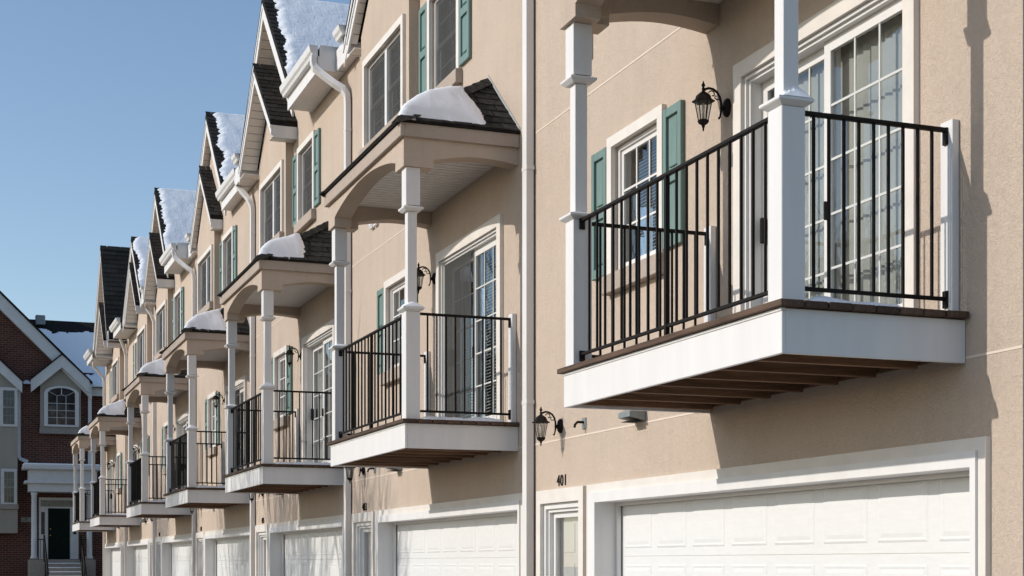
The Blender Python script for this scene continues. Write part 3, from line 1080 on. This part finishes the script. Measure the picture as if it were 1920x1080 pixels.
def downspout(U, lx, ysp, glx):
    x, gx = U.X(lx), U.X(glx)
    yo = ysp + 0.06
    path = [(gx, yo, 8.70), (gx, yo, 8.60), (gx + (x - gx) * 0.08, yo - 0.02, 8.52), (gx + (x - gx) * 0.25, yo * 0.78, 8.43), (x + (gx - x) * 0.35, yo * 0.45, 8.27),
            (x + (gx - x) * 0.12, 0.10, 8.18), (x, 0.062, 8.08), (x, 0.055, 7.95)]
    v = [(x, 0.055, z) for z in (6.0, 4.0, 2.0, 0.05)]
    d = sweep_rect('downspout', 'vinyl', U.root, path + v, 0.056, 0.037)
    for z in (7.6, 5.35, 3.1, 1.0):
        box('strap', 'vinyl', d, x - 0.066, x + 0.066, 0.012, 0.0955, z - 0.02, z + 0.02, 0.002)
    return d

def townhouse(i, mirrored, label, num, dstyle, big=False):
    U = Unit(i, mirrored, label)
    odd = (i % 2 == 0)
    holes_l = [(0.375 - 0.02, 5.49 + 0.02, 0.0, 2.097), (5.88, 6.80, 0.0, 2.108), (1.01, 2.94, 2.955, 4.99), (4.29, 5.17, 3.99, 5.07), (2.32, 3.31, 6.98, 8.10), (4.05, 5.75, 6.98, 8.07)]
    holes = [U.span(h[0], h[1]) + (h[2], h[3]) for h in holes_l]
    za = 11.86 if big else (10.75 if i == 5 else 11.05)
    x0, x1 = U.span(0, UW)
    gz = lambda l: 8.60
    ga, e0, e1 = 4.70, 2.43, 6.90
    extra = [[(U.X(p[0]), p[1]) for p in ((e0 - 0.03, 8.6), (ga, za - 0.22), (e1 + 0.0, 8.6))]]
    if not mirrored:
        extra[0] = extra[0][::-1]
    wall('wall', 'stucco', U.root, x0, x1, 0.0, 8.6, 0.0, holes, 0.22, extra)
    # projecting bay upstairs
    b0, b1 = U.span(3.82, 6.04)
    bh = [U.span(4.05, 5.75) + (6.98, 8.07)]
    fpk = [(U.X(3.82), 8.55), (U.X(4.93), 9.63), (U.X(6.04), 8.55)]
    if not mirrored: fpk = fpk[::-1]
    bay = wall('bay_wall', 'stucco', U.root, b0, b1, 6.45, 8.55, 0.13, bh, 0.2, [fpk])
    for xx in (b0, b1):
        mesh_obj('bay_side', 'stucco', bay, [(xx, 0.0, 6.45), (xx, 0.13, 6.45), (xx, 0.13, 8.55), (xx, 0.0, 8.55)], [(0, 1, 2, 3)], fix=False)
    mesh_obj('bay_bottom', 'stucco', bay, [(b0, 0.0, 6.45), (b1, 0.0, 6.45), (b1, 0.13, 6.45), (b0, 0.13, 6.45)], [(0, 1, 2, 3)], fix=False)
    # score lines in the stucco
    zl = 2.69
    U.box('joint_line', 'cream_line', U.root, 0.0, 0.47, -0.004, 0.0035, zl - 0.007, zl + 0.007)
    U.box('joint_line', 'cream_line', U.root, 3.485, 7.0, -0.004, 0.0035, zl - 0.007, zl + 0.007)
    U.box('joint_line', 'cream_line', U.root, 3.60, 7.0, -0.004, 0.0035, 5.675, 5.689)
    sliding_door(U, dstyle)
    hung_window(U, 'window', 4.29, 5.17, 3.99, 5.07, 0.0, 3, 3, 'slats', 0.09, [(5.275, 5.585), (3.875, 4.185)], True, False, False)
    hung_window(U, 'upper_window', 2.32, 3.31, 6.98, 8.10, 0.0, 2, 2, 'curtain', 0.09, [(1.89, 2.215), (3.415, 3.72)], True)
    hung_window(U, 'bay_window', 4.05, 5.75, 6.98, 8.07, 0.13, 2, 2, 'curtain', 0.09, None, True, True)
    balcony(U)
    canopy(U)
    garage(U)
    entry(U)
    if num: number(U, num)
    roofwork(U, big)
    # small fittings on the wall
    hood = prism('dryer_vent', 'metal', U.root, [(0.002, 2.705), (0.15, 2.735), (0.15, 2.775), (0.002, 2.845)], 'x', *U.span(4.56, 4.78))
    box('vent_opening', 'dark', hood, U.X(4.585), U.X(4.755), 0.02, 0.135, 2.700, 2.704)
    tp = U.box('hose_tap', 'metal', U.root, 5.78, 5.86, 0.001, 0.012, 2.74, 2.84, 0.003)
    x = U.X(5.82)
    tube('spout', 'iron', tp, [(x, 0.012, 2.80), (x, 0.07, 2.80), (x, 0.095, 2.775), (x, 0.098, 2.75)], 0.012, 6)
    for l in (5.64, 5.82):
        vb = U.box('wall_vent', 'white', U.root, l, l + 0.13, 0.001, 0.045, 5.98, 6.20, 0.006)
        for q in range(3):
            U.box('louver', 'white', vb, l + 0.015, l + 0.115, 0.0455, 0.055, 6.01 + q * 0.06, 6.045 + q * 0.06)
    # party/end walls and back keep the house closed
    for xx, nm in ((x0, 'side_wall'), (x1, 'side_wall')):
        if (i == 0 and xx == x0) or (i == 6 and xx == x1):
            mesh_obj(nm, 'stucco', U.root, [(xx, 0, 0), (xx, -9.0, 0), (xx, -9.0, 8.9), (xx, 0, 8.6)], [(0, 1, 2, 3)], fix=False)
    if i > 0:
        yb = (0.33 if odd else 0.15) + 0.07
        if not mirrored:
            downspout(U, 0.075, yb, 0.42)
        else:
            downspout(U, 0.075, yb, 0.42)
            if i == 5: downspout(U, 6.93, yb, 6.75)
    # lanterns are things of their own
    return U

M['cream_line'] = noisy('joint_caulk', (0.70, 0.59, 0.49), 0.05, 5, 0.8, 0.2)

ORD = ['nearest', 'second', 'third', 'fourth', 'fifth', 'sixth', 'farthest']
LAB = ['nearest beige stucco townhouse with number 401 and white garage door',
       'second beige stucco townhouse from the right, numbered 403, its balcony roof holding a snow mound',
       'third beige stucco townhouse from the right, numbered 405, its lower front gable bare and dark',
       'fourth beige stucco townhouse from the right, in the middle of the row',
       'fifth beige stucco townhouse from the right, with a snowy gable slope',
       'sixth beige stucco townhouse from the right, sliding door left of its small window',
       'farthest beige stucco townhouse with a bare dark roof, nearest the brick house']
NUMS = ['401', '403', '405', '407', '409', None, None]
STY = ['vertical', 'slats', 'vertical', 'slats', 'vertical', 'slats', 'vertical']
UN = []
for i in range(7):
    U = townhouse(i, i >= 5, LAB[i], NUMS[i], STY[i], i == 6)
    UN.append(U)
    lantern(U, 3.20, 4.848, 'black wall lantern beside the balcony door of the %s townhouse%s' % (ORD[i], '' if i in (0, 6) else ' from the right'))
    lantern(U, 6.37, 2.813, 'black wall lantern below balcony level by the entry of the %s townhouse%s' % (ORD[i], '' if i in (0, 6) else ' from the right'))

# ------------------------------------------------------------------ snow
def fbm(x, y, s, seed=0):
    return noise.fractal(Vector((x * s + seed * 13.7, y * s - seed * 7.3, seed * 3.1)), 1.0, 2.0, 4)

def height_patch(name, fn, x0, x1, y0, y1, nx, ny, mat, label):
    """fn(x, y) -> (base_z, thickness); keeps the cells that carry snow"""
    vi, v, f = {}, [], []
    def g(i, j):
        if (i, j) in vi: return vi[(i, j)]
        x = x0 + (x1 - x0) * i / nx
        y = y0 + (y1 - y0) * j / ny
        b, t = fn(x, y)
        vi[(i, j)] = len(v)
        v.append((x, y, b + max(t, -0.01)))
        return vi[(i, j)]
    for i in range(nx):
        for j in range(ny):
            ok = any(fn(x0 + (x1 - x0) * (i + a) / nx, y0 + (y1 - y0) * (j + c) / ny)[1] > 0 for a in (0, 1) for c in (0, 1))
            if ok:
                f.append((g(i, j), g(i + 1, j), g(i + 1, j + 1), g(i, j + 1)))
    o = mesh_obj(name, mat, None, v, f, True, fix=False)
    tag(o, label, 'snow', None, 'stuff')
    return o

for U in UN:
    if U.i == 0:
        edge, T = 0.30, 0.16
    else:
        edge, T = [0, 0.33, 0.55, 0.45, 0.40, 0.42, 0.35][U.i], [0, 0.15, 0.16, 0.15, 0.15, 0.14, 0.14][U.i]
    def fn(x, y, U=U, edge=edge, T=T):
        lx = (x - U.a) if not U.mir else (UW - (x - U.a))
        base = can_h(lx, min(max(y, 0), CANY)) + 0.016
        rag = edge + 0.07 * fbm(x, y, 3.0, U.i) + 0.03 * fbm(x, y, 11.0, U.i + 5)
        wob = 0.03 * fbm(x, y, 4.0, U.i + 2)
        e = min(lx - CAN0, CAN1 - lx)
        q = min(1.0, max(0.0, (e - 0.06) / 0.5))
        back = 0.015 + 0.40 * q * q * (3 - 2 * q)
        d = min((lx - CAN0) * 0.9 - 0.03 + wob * 0.4, (CAN1 - lx) * 0.9 - 0.03 + wob * 0.4, (CANY - y) - back + wob * 0.3, (y - rag) * 0.9, (2.35 - lx) if not U.mir else (lx - 1.66))
        if d <= 0: return base, d * 0.3
        de = min((lx - CAN0) * 0.9 - 0.03, (CAN1 - lx) * 0.9 - 0.03, (CANY - y) - back) + wob * 0.3
        dr = y - rag
        p1 = min(1.0, max(de, 0) / 0.16)
        p2 = min(1.0, max(dr, 0) / 0.10)
        t = T * math.sqrt(1 - (1 - p1) ** 2) * (0.35 + 0.65 * min(1.0, dr / 0.55)) * math.sqrt(1 - (1 - p2) ** 2) * (1 + 0.10 * fbm(x, y, 2.2, U.i + 9))
        return base, t
    a, b = U.span(CAN0, CAN1)
    height_patch('roof_snow', fn, a, b, 0.0, CANY, 96, 46, 'snow',
                 'smooth white snow mound on the balcony roof of the %s townhouse%s' % (ORD[U.i], '' if U.i in (0, 6) else ' from the right'))

# thin snow on the near slopes of the large gables
def slope_snow(U, y_front, lab):
    ap, za, e0, ze = 4.70, 11.05, 2.43, 8.78
    pit = (za - ze) / (ap - e0)
    odd = (U.i % 2 == 0)
    yb = (0.33 if odd else 0.15) if U.i != 5 else 0.40
    za = 11.05 if U.i != 5 else 10.75
    pit = (za - ze) / (ap - e0)
    near, far = (e0, ap) if not U.mir else (ap, 6.90)
    if not U.mir:
        xa, xb = U.X(e0), U.X(ap)
        zz = lambda x: ze + (x - xa) * pit
    else:
        xa, xb = U.X(6.90), U.X(ap)
        zz = lambda x: ze + (x - xa) * (za - ze) / (xb - xa)
    def fn(x, y):
        base = min(zz(x), 2 * zz(xb) - zz(x)) + 0.02
        course = (x - xa) / 0.1
        strip = y_front - 0.09 * fbm(x, 0, 2.5, U.i) - 0.05 * fbm(x, 3, 12.0, U.i) - 0.25 * max(0, 1 - (x - xa) / 1.1)
        d = min((yb - strip) - y, (x - xa) + 0.02)
        if d <= 0: return base, d * 0.2
        t = 0.060 * min(1, math.sqrt(d / 0.10))
        bare = fbm(x, y, 1.1, U.i + 20)
        t += 0.010 * fbm(x, y, 4.0, U.i + 3)
        if y < -1.2:
            t -= 0.06 * max(0, fbm(x, y, 0.9, U.i + 40) - 0.15)
        return base, t
    height_patch('slope_snow', fn, xa, xb + 0.14, -7.5, yb, 90, 200, 'thin_snow', lab)

for i in (1, 2, 3, 4, 5):
    slope_snow(UN[i], [0, 0.2, 0.17, 0.16, 0.10, 0.08][i], 'thin lumpy snow on the gable roof slope of the %s townhouse from the right' % ORD[i])

for U in UN:
    suffix = ' of the %s townhouse%s' % (ORD[U.i], '' if U.i in (0, 6) else ' from the right')
    near_l, far_l = (0.5825, 3.4275) if not U.mir else (3.4275, 0.5825)
    for (l_, hh, which) in ((near_l, 0.15 if U.i == 0 else 0.065, 'nearer'), (far_l, 0.0 if U.i == 0 else 0.035, 'farther')):
        if hh == 0: continue
        px_, py_ = U.X(l_), 1.0775
        def fnp(x, y, px_=px_, py_=py_, hh=hh, sd=U.i * 3 + l_):
            ox, oy = (-0.055, -0.035) if U.i == 0 else (-0.01, -0.005)
            e = 0.098 - max(abs(x - px_), abs(y - py_))
            rr = math.hypot(x - px_ - ox, y - py_ - oy)
            t = hh * math.exp(-(rr / 0.072) ** 2) * (1 + 0.9 * fbm(x, y, 22.0, sd)) + 0.012 * fbm(x, y, 30.0, sd + 2) - 0.012
            if U.i > 0: t = hh * (1 - rr / 0.13) * (1 + 0.3 * fbm(x, y, 14.0, sd))
            return 4.032 + max(0, 0.010 - 0.2 * max(0, 0.07 - e)), min(t, e * 1.2)
        height_patch('post_snow', fnp, px_ - 0.1, px_ + 0.1, py_ - 0.1, py_ + 0.1, 30, 30, 'snow', 'snow lump on the %s balcony post cap%s' % (which, suffix))
    def fnd(x, y, U=U):
        lx = (x - U.a) if not U.mir else (UW - (x - U.a))
        e = (lx - 0.45) if not U.mir else (3.52 - lx)
        lim = 0.30 + 0.15 * fbm(x, y, 2.0, U.i)
        d = min(e - 0.02, lim - e, 1.0 - y, y - (0.42 if U.i == 0 else 0.1) + 0.1 * fbm(x, y, 3.0, U.i))
        if d <= 0: return 2.942, d * 0.2
        return 2.942, 0.045 * min(1, math.sqrt(d / 0.12)) * (1 + 0.5 * fbm(x, y, 5, U.i))
    xs = U.span(0.45, 0.95) if not U.mir else U.span(3.0, 3.52)
    height_patch('deck_snow', fnd, xs[0], xs[1], 0.05, 1.0, 24, 40, 'snow', 'thin snow left on the balcony deck' + suffix)

# ------------------------------------------------------------------ brick house at the end of the street
BX = 64.0
def bp(u, v, x=BX):
    c, s = math.cos(TH), math.sin(TH)
    k = (u - VPX) * c
    D = k * x * c / (FPX - k * s)
    Z = x * c + D * s
    return DW - D, EYE + (HZ - v) * Z / FPX

H = empty('brick_house', (BX + 4, 3.0, 0), 'dark red brick house with white trim and snowy roof at the street end', 'house')
apy, apz = 5.6, 14.6
eyr, ezr = -0.25, 8.85
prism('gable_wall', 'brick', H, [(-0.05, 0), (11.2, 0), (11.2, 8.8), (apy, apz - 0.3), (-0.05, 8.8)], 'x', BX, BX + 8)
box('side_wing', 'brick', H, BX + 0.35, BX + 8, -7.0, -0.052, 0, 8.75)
# main rakes
for (y1, z1) in ((eyr, ezr), (2 * apy - eyr, ezr)):
    prism('rake_board', 'grey_white', H, [(y1, z1), (apy, apz), (apy, apz - 0.62), (y1, z1 - 0.62)], 'x', BX - 0.30, BX - 0.02)
    prism('roof', 'shingle_base', H, [(y1 - 0.02, z1 + 0.005), (apy, apz + 0.01), (apy, apz + 0.10), (y1 - 0.02, z1 + 0.10)], 'x', BX - 0.36, BX + 8.2)
# right wing roof, slope towards the camera
rz = 12.05
sw = mesh_obj('wing_roof', 'shingle_base', H, [(BX - 0.15, 2.0, 8.75), (BX - 0.15, -7.2, 8.75), (BX + 4.1, -7.2, rz), (BX + 4.1, 2.5, rz), (BX + 8.3, -7.2, 8.75), (BX + 8.3, 2.0, 8.75)],
              [(0, 1, 2, 3), (3, 2, 4, 5), (0, 5, 4, 1)])
box('roof_vent', 'metal', H, BX + 3.4, BX + 3.8, 1.35, 1.75, rz - 0.3, rz + 0.1, 0.03)
box('wing_fascia', 'grey_white', H, BX + 0.05, BX + 0.10, -7.2, -0.26, 8.42, 8.72)
prism('wing_gutter', 'grey_white', H, [(BX + 0.04, 8.70), (BX - 0.08, 8.72), (BX - 0.10, 8.84), (BX + 0.04, 8.84)], 'y', -7.2, -0.26)
def fw(x, y):
    base = 8.75 + (x - (BX - 0.15)) / 4.25 * (rz - 8.75) + 0.02
    top = 3.45 + 0.35 * fbm(0, y, 0.8, 50) + 0.15 * fbm(x, y, 3, 51)
    d = min(top - (x - BX + 0.15), x - BX + 0.12)
    hole = fbm(x, y * 0.6, 1.6, 53)
    if x - BX < 0.75 and hole > 0.1: d = min(d, 0.1 - hole)
    if d <= 0: return base, d * 0.2
    return base, 0.07 * min(1, math.sqrt(d / 0.15)) + 0.01 * fbm(x, y, 5, 52)
height_patch('wing_roof_snow', fw, BX - 0.13, BX + 4.1, -7.1, 2.4, 60, 110, 'thin_snow', 'snow sheet on the roof of the brick house, half in blue shade')

M['bay_stucco'] = stucco_mat('bay_stucco', (0.36, 0.33, 0.28))
# stucco bay with the arched window, under its own small gable
yl, _ = bp(75, 700)
yr_, _ = bp(151, 700)
_, zs0 = bp(75, 806)
gy, gz = bp(115, 668)
lyy, lzz = bp(57, 714)
ryy, rzz = bp(166, 716)
bay = prism('bay_wall', 'bay_stucco', H, [(yl, zs0), (yl, lzz - 0.1), (gy, gz - 0.35), (yr_, rzz - 0.1), (yr_, zs0)], 'x', BX - 0.18, BX - 0.002)
box('bay_sill', 'stone', bay, BX - 0.24, BX - 0.181, yr_ - 0.03, yl + 0.03, zs0 - 0.16, zs0 + 0.06, 0.01)
for k, (yy, zz) in enumerate(((lyy, lzz), (ryy, rzz))):
    off = 0.0 if k == 0 else 0.004
    prism('bay_rake', 'grey_white', H, [(yy, zz), (gy, gz), (gy, gz - 0.50), (yy, zz - 0.50)], 'x', BX - 0.42 - off, BX - 0.303 - off)
    prism('bay_roof', 'shingle_base', H, [(yy, zz + 0.005), (gy, gz + 0.005), (gy, gz + 0.07), (yy, zz + 0.07)], 'x', BX - 0.45 - off, BX - 0.001)
# arched window
wy0, wz0 = bp(82, 800); wy1, wz1 = bp(147, 740)
ay0, ay1 = wy1, wy0
def arch_pts(y0, y1, z0, zsp, rise, n=16):
    p = [(y0, z0), (y1, z0)]
    for k in range(n + 1):
        t = math.pi * k / n
        p.append(((y0 + y1) / 2 + (y1 - y0) / 2 * math.cos(t), zsp + rise * math.sin(t)))
    return p
outer = arch_pts(ay0, ay1, wz0, wz1, 0.30)
inner = arch_pts(ay0 + 0.15, ay1 - 0.15, wz0 + 0.08, wz1 + 0.0, 0.22)
n = len(outer)
v = [(BX - 0.25, p[0], p[1]) for p in outer] + [(BX - 0.25, p[0], p[1]) for p in inner] + [(BX - 0.1805, p[0], p[1]) for p in outer] + [(BX - 0.1805, p[0], p[1]) for p in inner]
f = []
for i in range(n):
    j = (i + 1) % n
    f += [(i, j, n + j, n + i), (i, 2 * n + i, 2 * n + j, j), (n + i, n + j, 3 * n + j, 3 * n + i)]
aw = mesh_obj('arched_window', 'grey_white', H, v, f)
M['night_glass'] = noisy('dark_window_glass', (0.035, 0.034, 0.035), 0.6, 2.2, 0.06, 0.6)
prism('pane', 'night_glass', aw, [(p[0], p[1]) for p in inner], 'x', BX - 0.20, BX - 0.190)
iy0, iy1 = ay0 + 0.15, ay1 - 0.15
for k in (1, 2):
    y = iy0 + (iy1 - iy0) * k / 3
    box('muntin', 'grey_white', aw, BX - 0.216, BX - 0.2005, y - 0.010, y + 0.010, wz0 + 0.08, wz1 - 0.12)
box('muntin', 'grey_white', aw, BX - 0.216, BX - 0.2005, (iy0 + iy1) / 2 - 0.016, (iy0 + iy1) / 2 + 0.016, wz1 - 0.06, wz1 + 0.20)
for k in range(1, 4):
    z = wz0 + 0.08 + (wz1 - 0.12 - wz0 - 0.08) * k / 4
    box('muntin', 'grey_white', aw, BX - 0.217, BX - 0.2005, iy0, iy1, z - 0.009, z + 0.009)
for (pa, pb) in (((iy0 + 0.03, wz1 + 0.08), (iy0 + (iy1 - iy0) / 3, wz1 - 0.10)), ((iy1 - 0.03, wz1 + 0.08), (iy1 - (iy1 - iy0) / 3, wz1 - 0.10)),
                 ((iy0 + (iy1 - iy0) / 3, wz1 - 0.10), ((iy0 + iy1) / 2, wz1 - 0.055)), ((iy1 - (iy1 - iy0) / 3, wz1 - 0.10), ((iy0 + iy1) / 2, wz1 - 0.055))):
    tube('muntin', 'grey_white', aw, [(BX - 0.208, pa[0], pa[1]), (BX - 0.208, pb[0], pb[1])], 0.010, 5)
# left bay: tall stucco strip with two windows, partly out of frame
by0, _ = bp(32, 700); by1 = by0 + 2.6
_, zb0 = bp(20, 1000); _, zb1 = bp(36, 716)
_, zmid = bp(10, 870)
lgy = by0 + 1.35; lgz = zb1 + 1.30
lb = prism('bay_wall', 'bay_stucco', H, [(by0, zb0), (by1, zb0), (by1, zb1), (lgy, lgz - 0.2), (by0, zb1)], 'x', BX - 0.45, BX - 0.002)
for sgn in (-1, 1):
    y1 = lgy + sgn * 1.52
    prism('bay_rake', 'grey_white', H, [(y1, zb1 - 0.05), (lgy, lgz + 0.10), (lgy, lgz - 0.42), (y1, zb1 - 0.50)], 'x', BX - 0.62, BX - 0.50)
    prism('bay_roof', 'shingle_base', H, [(y1, zb1 - 0.045), (lgy, lgz + 0.105), (lgy, lgz + 0.18), (y1, zb1 + 0.03)], 'x', BX - 0.66, BX - 0.001)
def plain_window(u0, u1, v0, v1, x, dark='night_glass'):
    y0, z1 = bp(u1, v0); y1, z0 = bp(u0, v1)
    wv = box('bay_window', 'grey_white', H, x - 0.07, x - 0.001, y0 - 0.12, y1 + 0.12, z0 - 0.10, z1 + 0.12, 0.01)
    box('pane', dark, wv, x - 0.078, x - 0.0705, y0, y1, z0, (z0 + z1) / 2 - 0.02)
    box('pane', dark, wv, x - 0.082, x - 0.0705, y0, y1, (z0 + z1) / 2 + 0.02, z1)
    for k in (1, 2):
        yy = y0 + (y1 - y0) * k / 3
        box('muntin', 'metal', wv, x - 0.088, x - 0.0825, yy - 0.006, yy + 0.006, z0, z1)
    for k in (1, 2, 3):
        zz = z0 + (z1 - z0) * k / 4
        box('muntin', 'metal', wv, x - 0.089, x - 0.0825, y0, y1, zz - 0.008, zz + 0.008)
plain_window(5, 26, 735, 797, BX - 0.451)
plain_window(7, 25, 886, 943, BX - 0.451)
_, zst = bp(10, 946)
box('bay_sill', 'stone', H, BX - 0.55, BX - 0.4505, by0 - 0.04, by1, zst - 0.20, zst, 0.01)
# downspouts
dy, _ = bp(35, 760)
_, zd0 = bp(35, 862); _, zd1 = bp(36, 712)
sweep_rect('downspout', 'grey_white', H, [(BX - 0.08, dy, zd1), (BX - 0.08, dy, zd0 + 0.15), (BX - 0.08, dy - 0.06, zd0 + 0.03), (BX - 0.08, dy - 0.35, zd0 - 0.08)], 0.07, 0.07)
dy2, zd2 = bp(168, 726)
sweep_rect('downspout', 'grey_white', H, [(BX - 0.08, dy2, zd2), (BX - 0.08, dy2, 5.6)], 0.07, 0.07)
# entrance porch
PX = BX - 1.25
cy0, cz1 = bp(45, 872, PX); cy1 = bp(188, 872, PX)[0]
_, cz0 = bp(45, 921, PX); _, czm = bp(45, 903, PX)
por = box('porch_frieze', 'grey_white', H, PX + 0.08, BX - 0.002, cy1 + 0.12, cy0 - 0.18, cz0, cz1 - 0.16)
box('porch_cornice', 'grey_white', por, PX - 0.08, BX - 0.003, cy1 - 0.02, cy0 + 0.05, cz1 - 0.16, cz1, 0.03)
box('porch_moulding', 'grey_white', por, PX - 0.03, BX - 0.004, cy1 + 0.02, cy0 - 0.02, czm - 0.06, czm + 0.05, 0.02)
ps = box('porch_snow', 'snow', None, PX - 0.05, BX - 0.01, cy1, cy0 + 0.03, cz1 + 0.002, cz1 + 0.09, 0.035)
tag(ps, 'strip of snow along the flat roof of the brick house porch', 'snow', None, 'stuff')
SZ = bp(120, 1049, PX)[1]
for (u) in (64.5, 168.5):
    yy, _ = bp(u, 1000, PX)
    lathe('column', 'grey_white', H, [(0.15, SZ + 0.02), (0.15, SZ + 0.10), (0.115, SZ + 0.16), (0.10, cz0 - 0.16), (0.13, cz0 - 0.10), (0.13, cz0 - 0.002)], PX + 0.25, yy, 14, True)
dy0, dz0 = bp(131, 1048); dy1, dz1 = bp(90, 953)
dr = box('front_door', 'darkgreen', H, BX - 0.06, BX - 0.002, dy0, dy1, SZ + 0.02, dz1, 0.01)
for k in (0.1, 0.36):
    lathe('door_knob', 'brass', dr, [(0.01, SZ + 0.85 + k), (0.035, SZ + 0.88 + k), (0.01, SZ + 0.91 + k)], BX - 0.09, dy1 - 0.09, 8, True)
sy0, _ = bp(147, 1000); sy1, _ = bp(73, 1000)
_, tz = bp(100, 934)
box('door_frame', 'grey_white', dr, BX - 0.045, BX - 0.0025, dy1 + 0.001, sy1, SZ + 0.02, dz1)
box('door_frame', 'grey_white', dr, BX - 0.045, BX - 0.0025, sy0, dy0 - 0.001, SZ + 0.02, dz1)
box('door_frame', 'grey_white', dr, BX - 0.05, BX - 0.0025, sy0, sy1, dz1 + 0.001, tz + 0.02)
M['transom'] = noisy('transom_curtain', (0.22, 0.22, 0.19), 0.4, 5, 0.2, 0.4, stretch=(1, 3, 0.3))
_, tz0 = bp(100, 950); _, tz1 = bp(100, 938)
box('transom_pane', 'transom', dr, BX - 0.056, BX - 0.0505, sy0 + 0.06, sy1 - 0.06, tz0, tz1)
for (u0, u1) in ((77, 84), (137, 143)):
    p, z1 = bp(u1, 960); q, z0 = bp(u0, 1002)
    box('sidelight_pane', 'night_glass', dr, BX - 0.05, BX - 0.0455, p, q, z0, z1)
pq, zq0 = bp(58.5, 979); pr, zq1 = bp(39, 970)
pl = box('number_plaque', 'stone', H, BX - 0.02, BX - 0.001, pq, pr, zq0, zq1)
cu = bpy.data.curves.new('plaque_digit', 'FONT')
cu.body = '7'; cu.size = 0.17; cu.extrude = 0.003; cu.align_x = 'CENTER'
tmp = bpy.data.objects.new('tmp_text', cu); COL.objects.link(tmp)
bpy.context.view_layer.update()
me = bpy.data.meshes.new_from_object(tmp.evaluated_get(bpy.context.evaluated_depsgraph_get()))
bpy.data.objects.remove(tmp)
me.materials.clear(); me.materials.append(M['iron'])
dg = put('plaque_digit', me, pl, (BX - 0.025, (pq + pr) / 2, (zq0 + zq1) / 2 - 0.06))
dg.rotation_euler = Matrix(((0, 0, -1), (-1, 0, 0), (0, 1, 0))).to_euler()
# stoop and steps
st0, st1 = bp(172, 1000, PX)[0] - 0.15, bp(57, 1000, PX)[0] + 0.05
stp = box('stoop', 'stone', H, PX - 0.05, BX - 0.002, st0, st1, 0.0, SZ, 0.01)
sta, stb = bp(150, 1060, PX)[0], bp(84, 1060, PX)[0]
ns = 9
for k in range(ns):
    x1 = PX - 0.05 - 0.3 * k
    z = SZ - (k + 1) * SZ / (ns + 1)
    s_ = box('step', 'stone', H, x1 - 0.3, x1 - 0.001, sta, stb, 0.0, z, 0.008)
    sn = box('step_snow', 'snow', None, x1 - 0.29, x1 - 0.10, sta + 0.02, stb - 0.03, z + 0.001, z + 0.035, 0.015)
    tag(sn, 'narrow snow strip on step number %s below the brick house stoop' % ['one', 'two', 'three', 'four', 'five', 'six', 'seven', 'eight', 'nine'][k], 'snow', 'snow strips on the porch steps', 'stuff')
for yy in (sta - 0.02, stb + 0.03):
    hr = tube('handrail', 'iron', H, [(PX - 0.05, yy, SZ + 0.95), (PX - 0.12, yy, SZ + 0.93), (PX - 2.6, yy, SZ - 0.55)], 0.035, 8)
    for k in range(4):
        x = PX - 0.12 - 0.8 * k
        tube('handrail_post', 'iron', hr, [(x, yy, max(SZ - 0.6 * k - 0.1, 0.0)), (x, yy, SZ + 0.93 - 0.597 * 0.8 * k)], 0.025, 6)
for (u0, u1) in ((70, 82), (150, 163)):
    ya, yb_ = bp(u1, 1000, PX)[0], bp(u0, 1000, PX)[0]
    pr_ = box('porch_railing', 'iron', H, PX + 0.1, PX + 0.13, ya, yb_, SZ + 0.78, SZ + 0.82)
    q = ya
    while q < yb_:
        box('baluster', 'iron', pr_, PX + 0.107, PX + 0.123, q, q + 0.016, SZ + 0.05, SZ + 0.78)
        q += 0.11

# ------------------------------------------------------------------ bare street trees (out of frame, their shadows fall on the row)
def bare_tree(x, y, h, seed, label):
    r = random.Random(seed)
    T = empty('bare_tree', (x, y, 0), label, 'tree', 'bare street trees across the drive')
    v, f = [], []
    def add(path, rad, seg):
        tv, tf = tube_verts(path, rad, seg)
        k = len(v)
        v.extend(tv); f.extend(tuple(i + k for i in q) for q in tf)
    def grow(p, d, ln, rad, depth):
        pts, rr = [p], [rad]
        n = 4
        q = p.copy()
        dd = d.copy()
        for k in range(n):
            dd = (dd + Vector((r.gauss(0, 0.09), r.gauss(0, 0.09), r.gauss(0.03, 0.06)))).normalized()
            q = q + dd * ln / n
            pts.append(q.copy()); rr.append(rad * (1 - 0.55 * (k + 1) / n))
        add(pts, rr, 5 if depth < 2 else 3)
        if depth >= 4: return
        for k in range(4 if depth < 3 else 3):
            t = r.uniform(0.35, 1.0)
            i0 = min(int(t * n), n - 1)
            b = pts[i0].lerp(pts[i0 + 1], t * n - i0)
            ax = Vector((r.gauss(0, 1), r.gauss(0, 1), r.gauss(0, 0.4))).normalized()
            nd = (dd + ax * r.uniform(0.45, 0.8)).normalized()
            nd.z = abs(nd.z) * 0.9 + 0.55
            nd.normalize()
            grow(b, nd, ln * r.uniform(0.6, 0.85), max(rad * 0.55, 0.013), depth + 1)
    tube('trunk', 'bark', T, [(x, y, 0), (x + 0.05, y, h * 0.16), (x, y + 0.04, h * 0.30)], [0.16, 0.13, 0.11], 9)
    for k in range(9):
        a = 2 * math.pi * k / 9 + r.uniform(-0.3, 0.3)
        sp_ = r.uniform(0.12, 0.5)
        grow(Vector((x, y + 0.04, h * (0.24 + 0.02 * (k % 4)))), Vector((sp_ * math.cos(a), sp_ * math.sin(a), 1)).normalized(), h * 0.42, 0.05, 1)
    c = mesh_obj('crown', 'bark', T, v, f, fix=False)
    c['kind'] = 'stuff'
for k, (x, y, h) in enumerate(((21.9, 9.0, 6.7), (26.4, 9.2, 7.4), (31.6, 9.0, 7.7), (37.0, 9.3, 7.8), (42.6, 9.1, 7.8), (51.0, 9.2, 7.6))):
    bare_tree(x, y, h, 11 + k, 'bare winter street tree across the drive, %s from the camera' % ['first', 'second', 'third', 'fourth', 'fifth', 'sixth'][k])
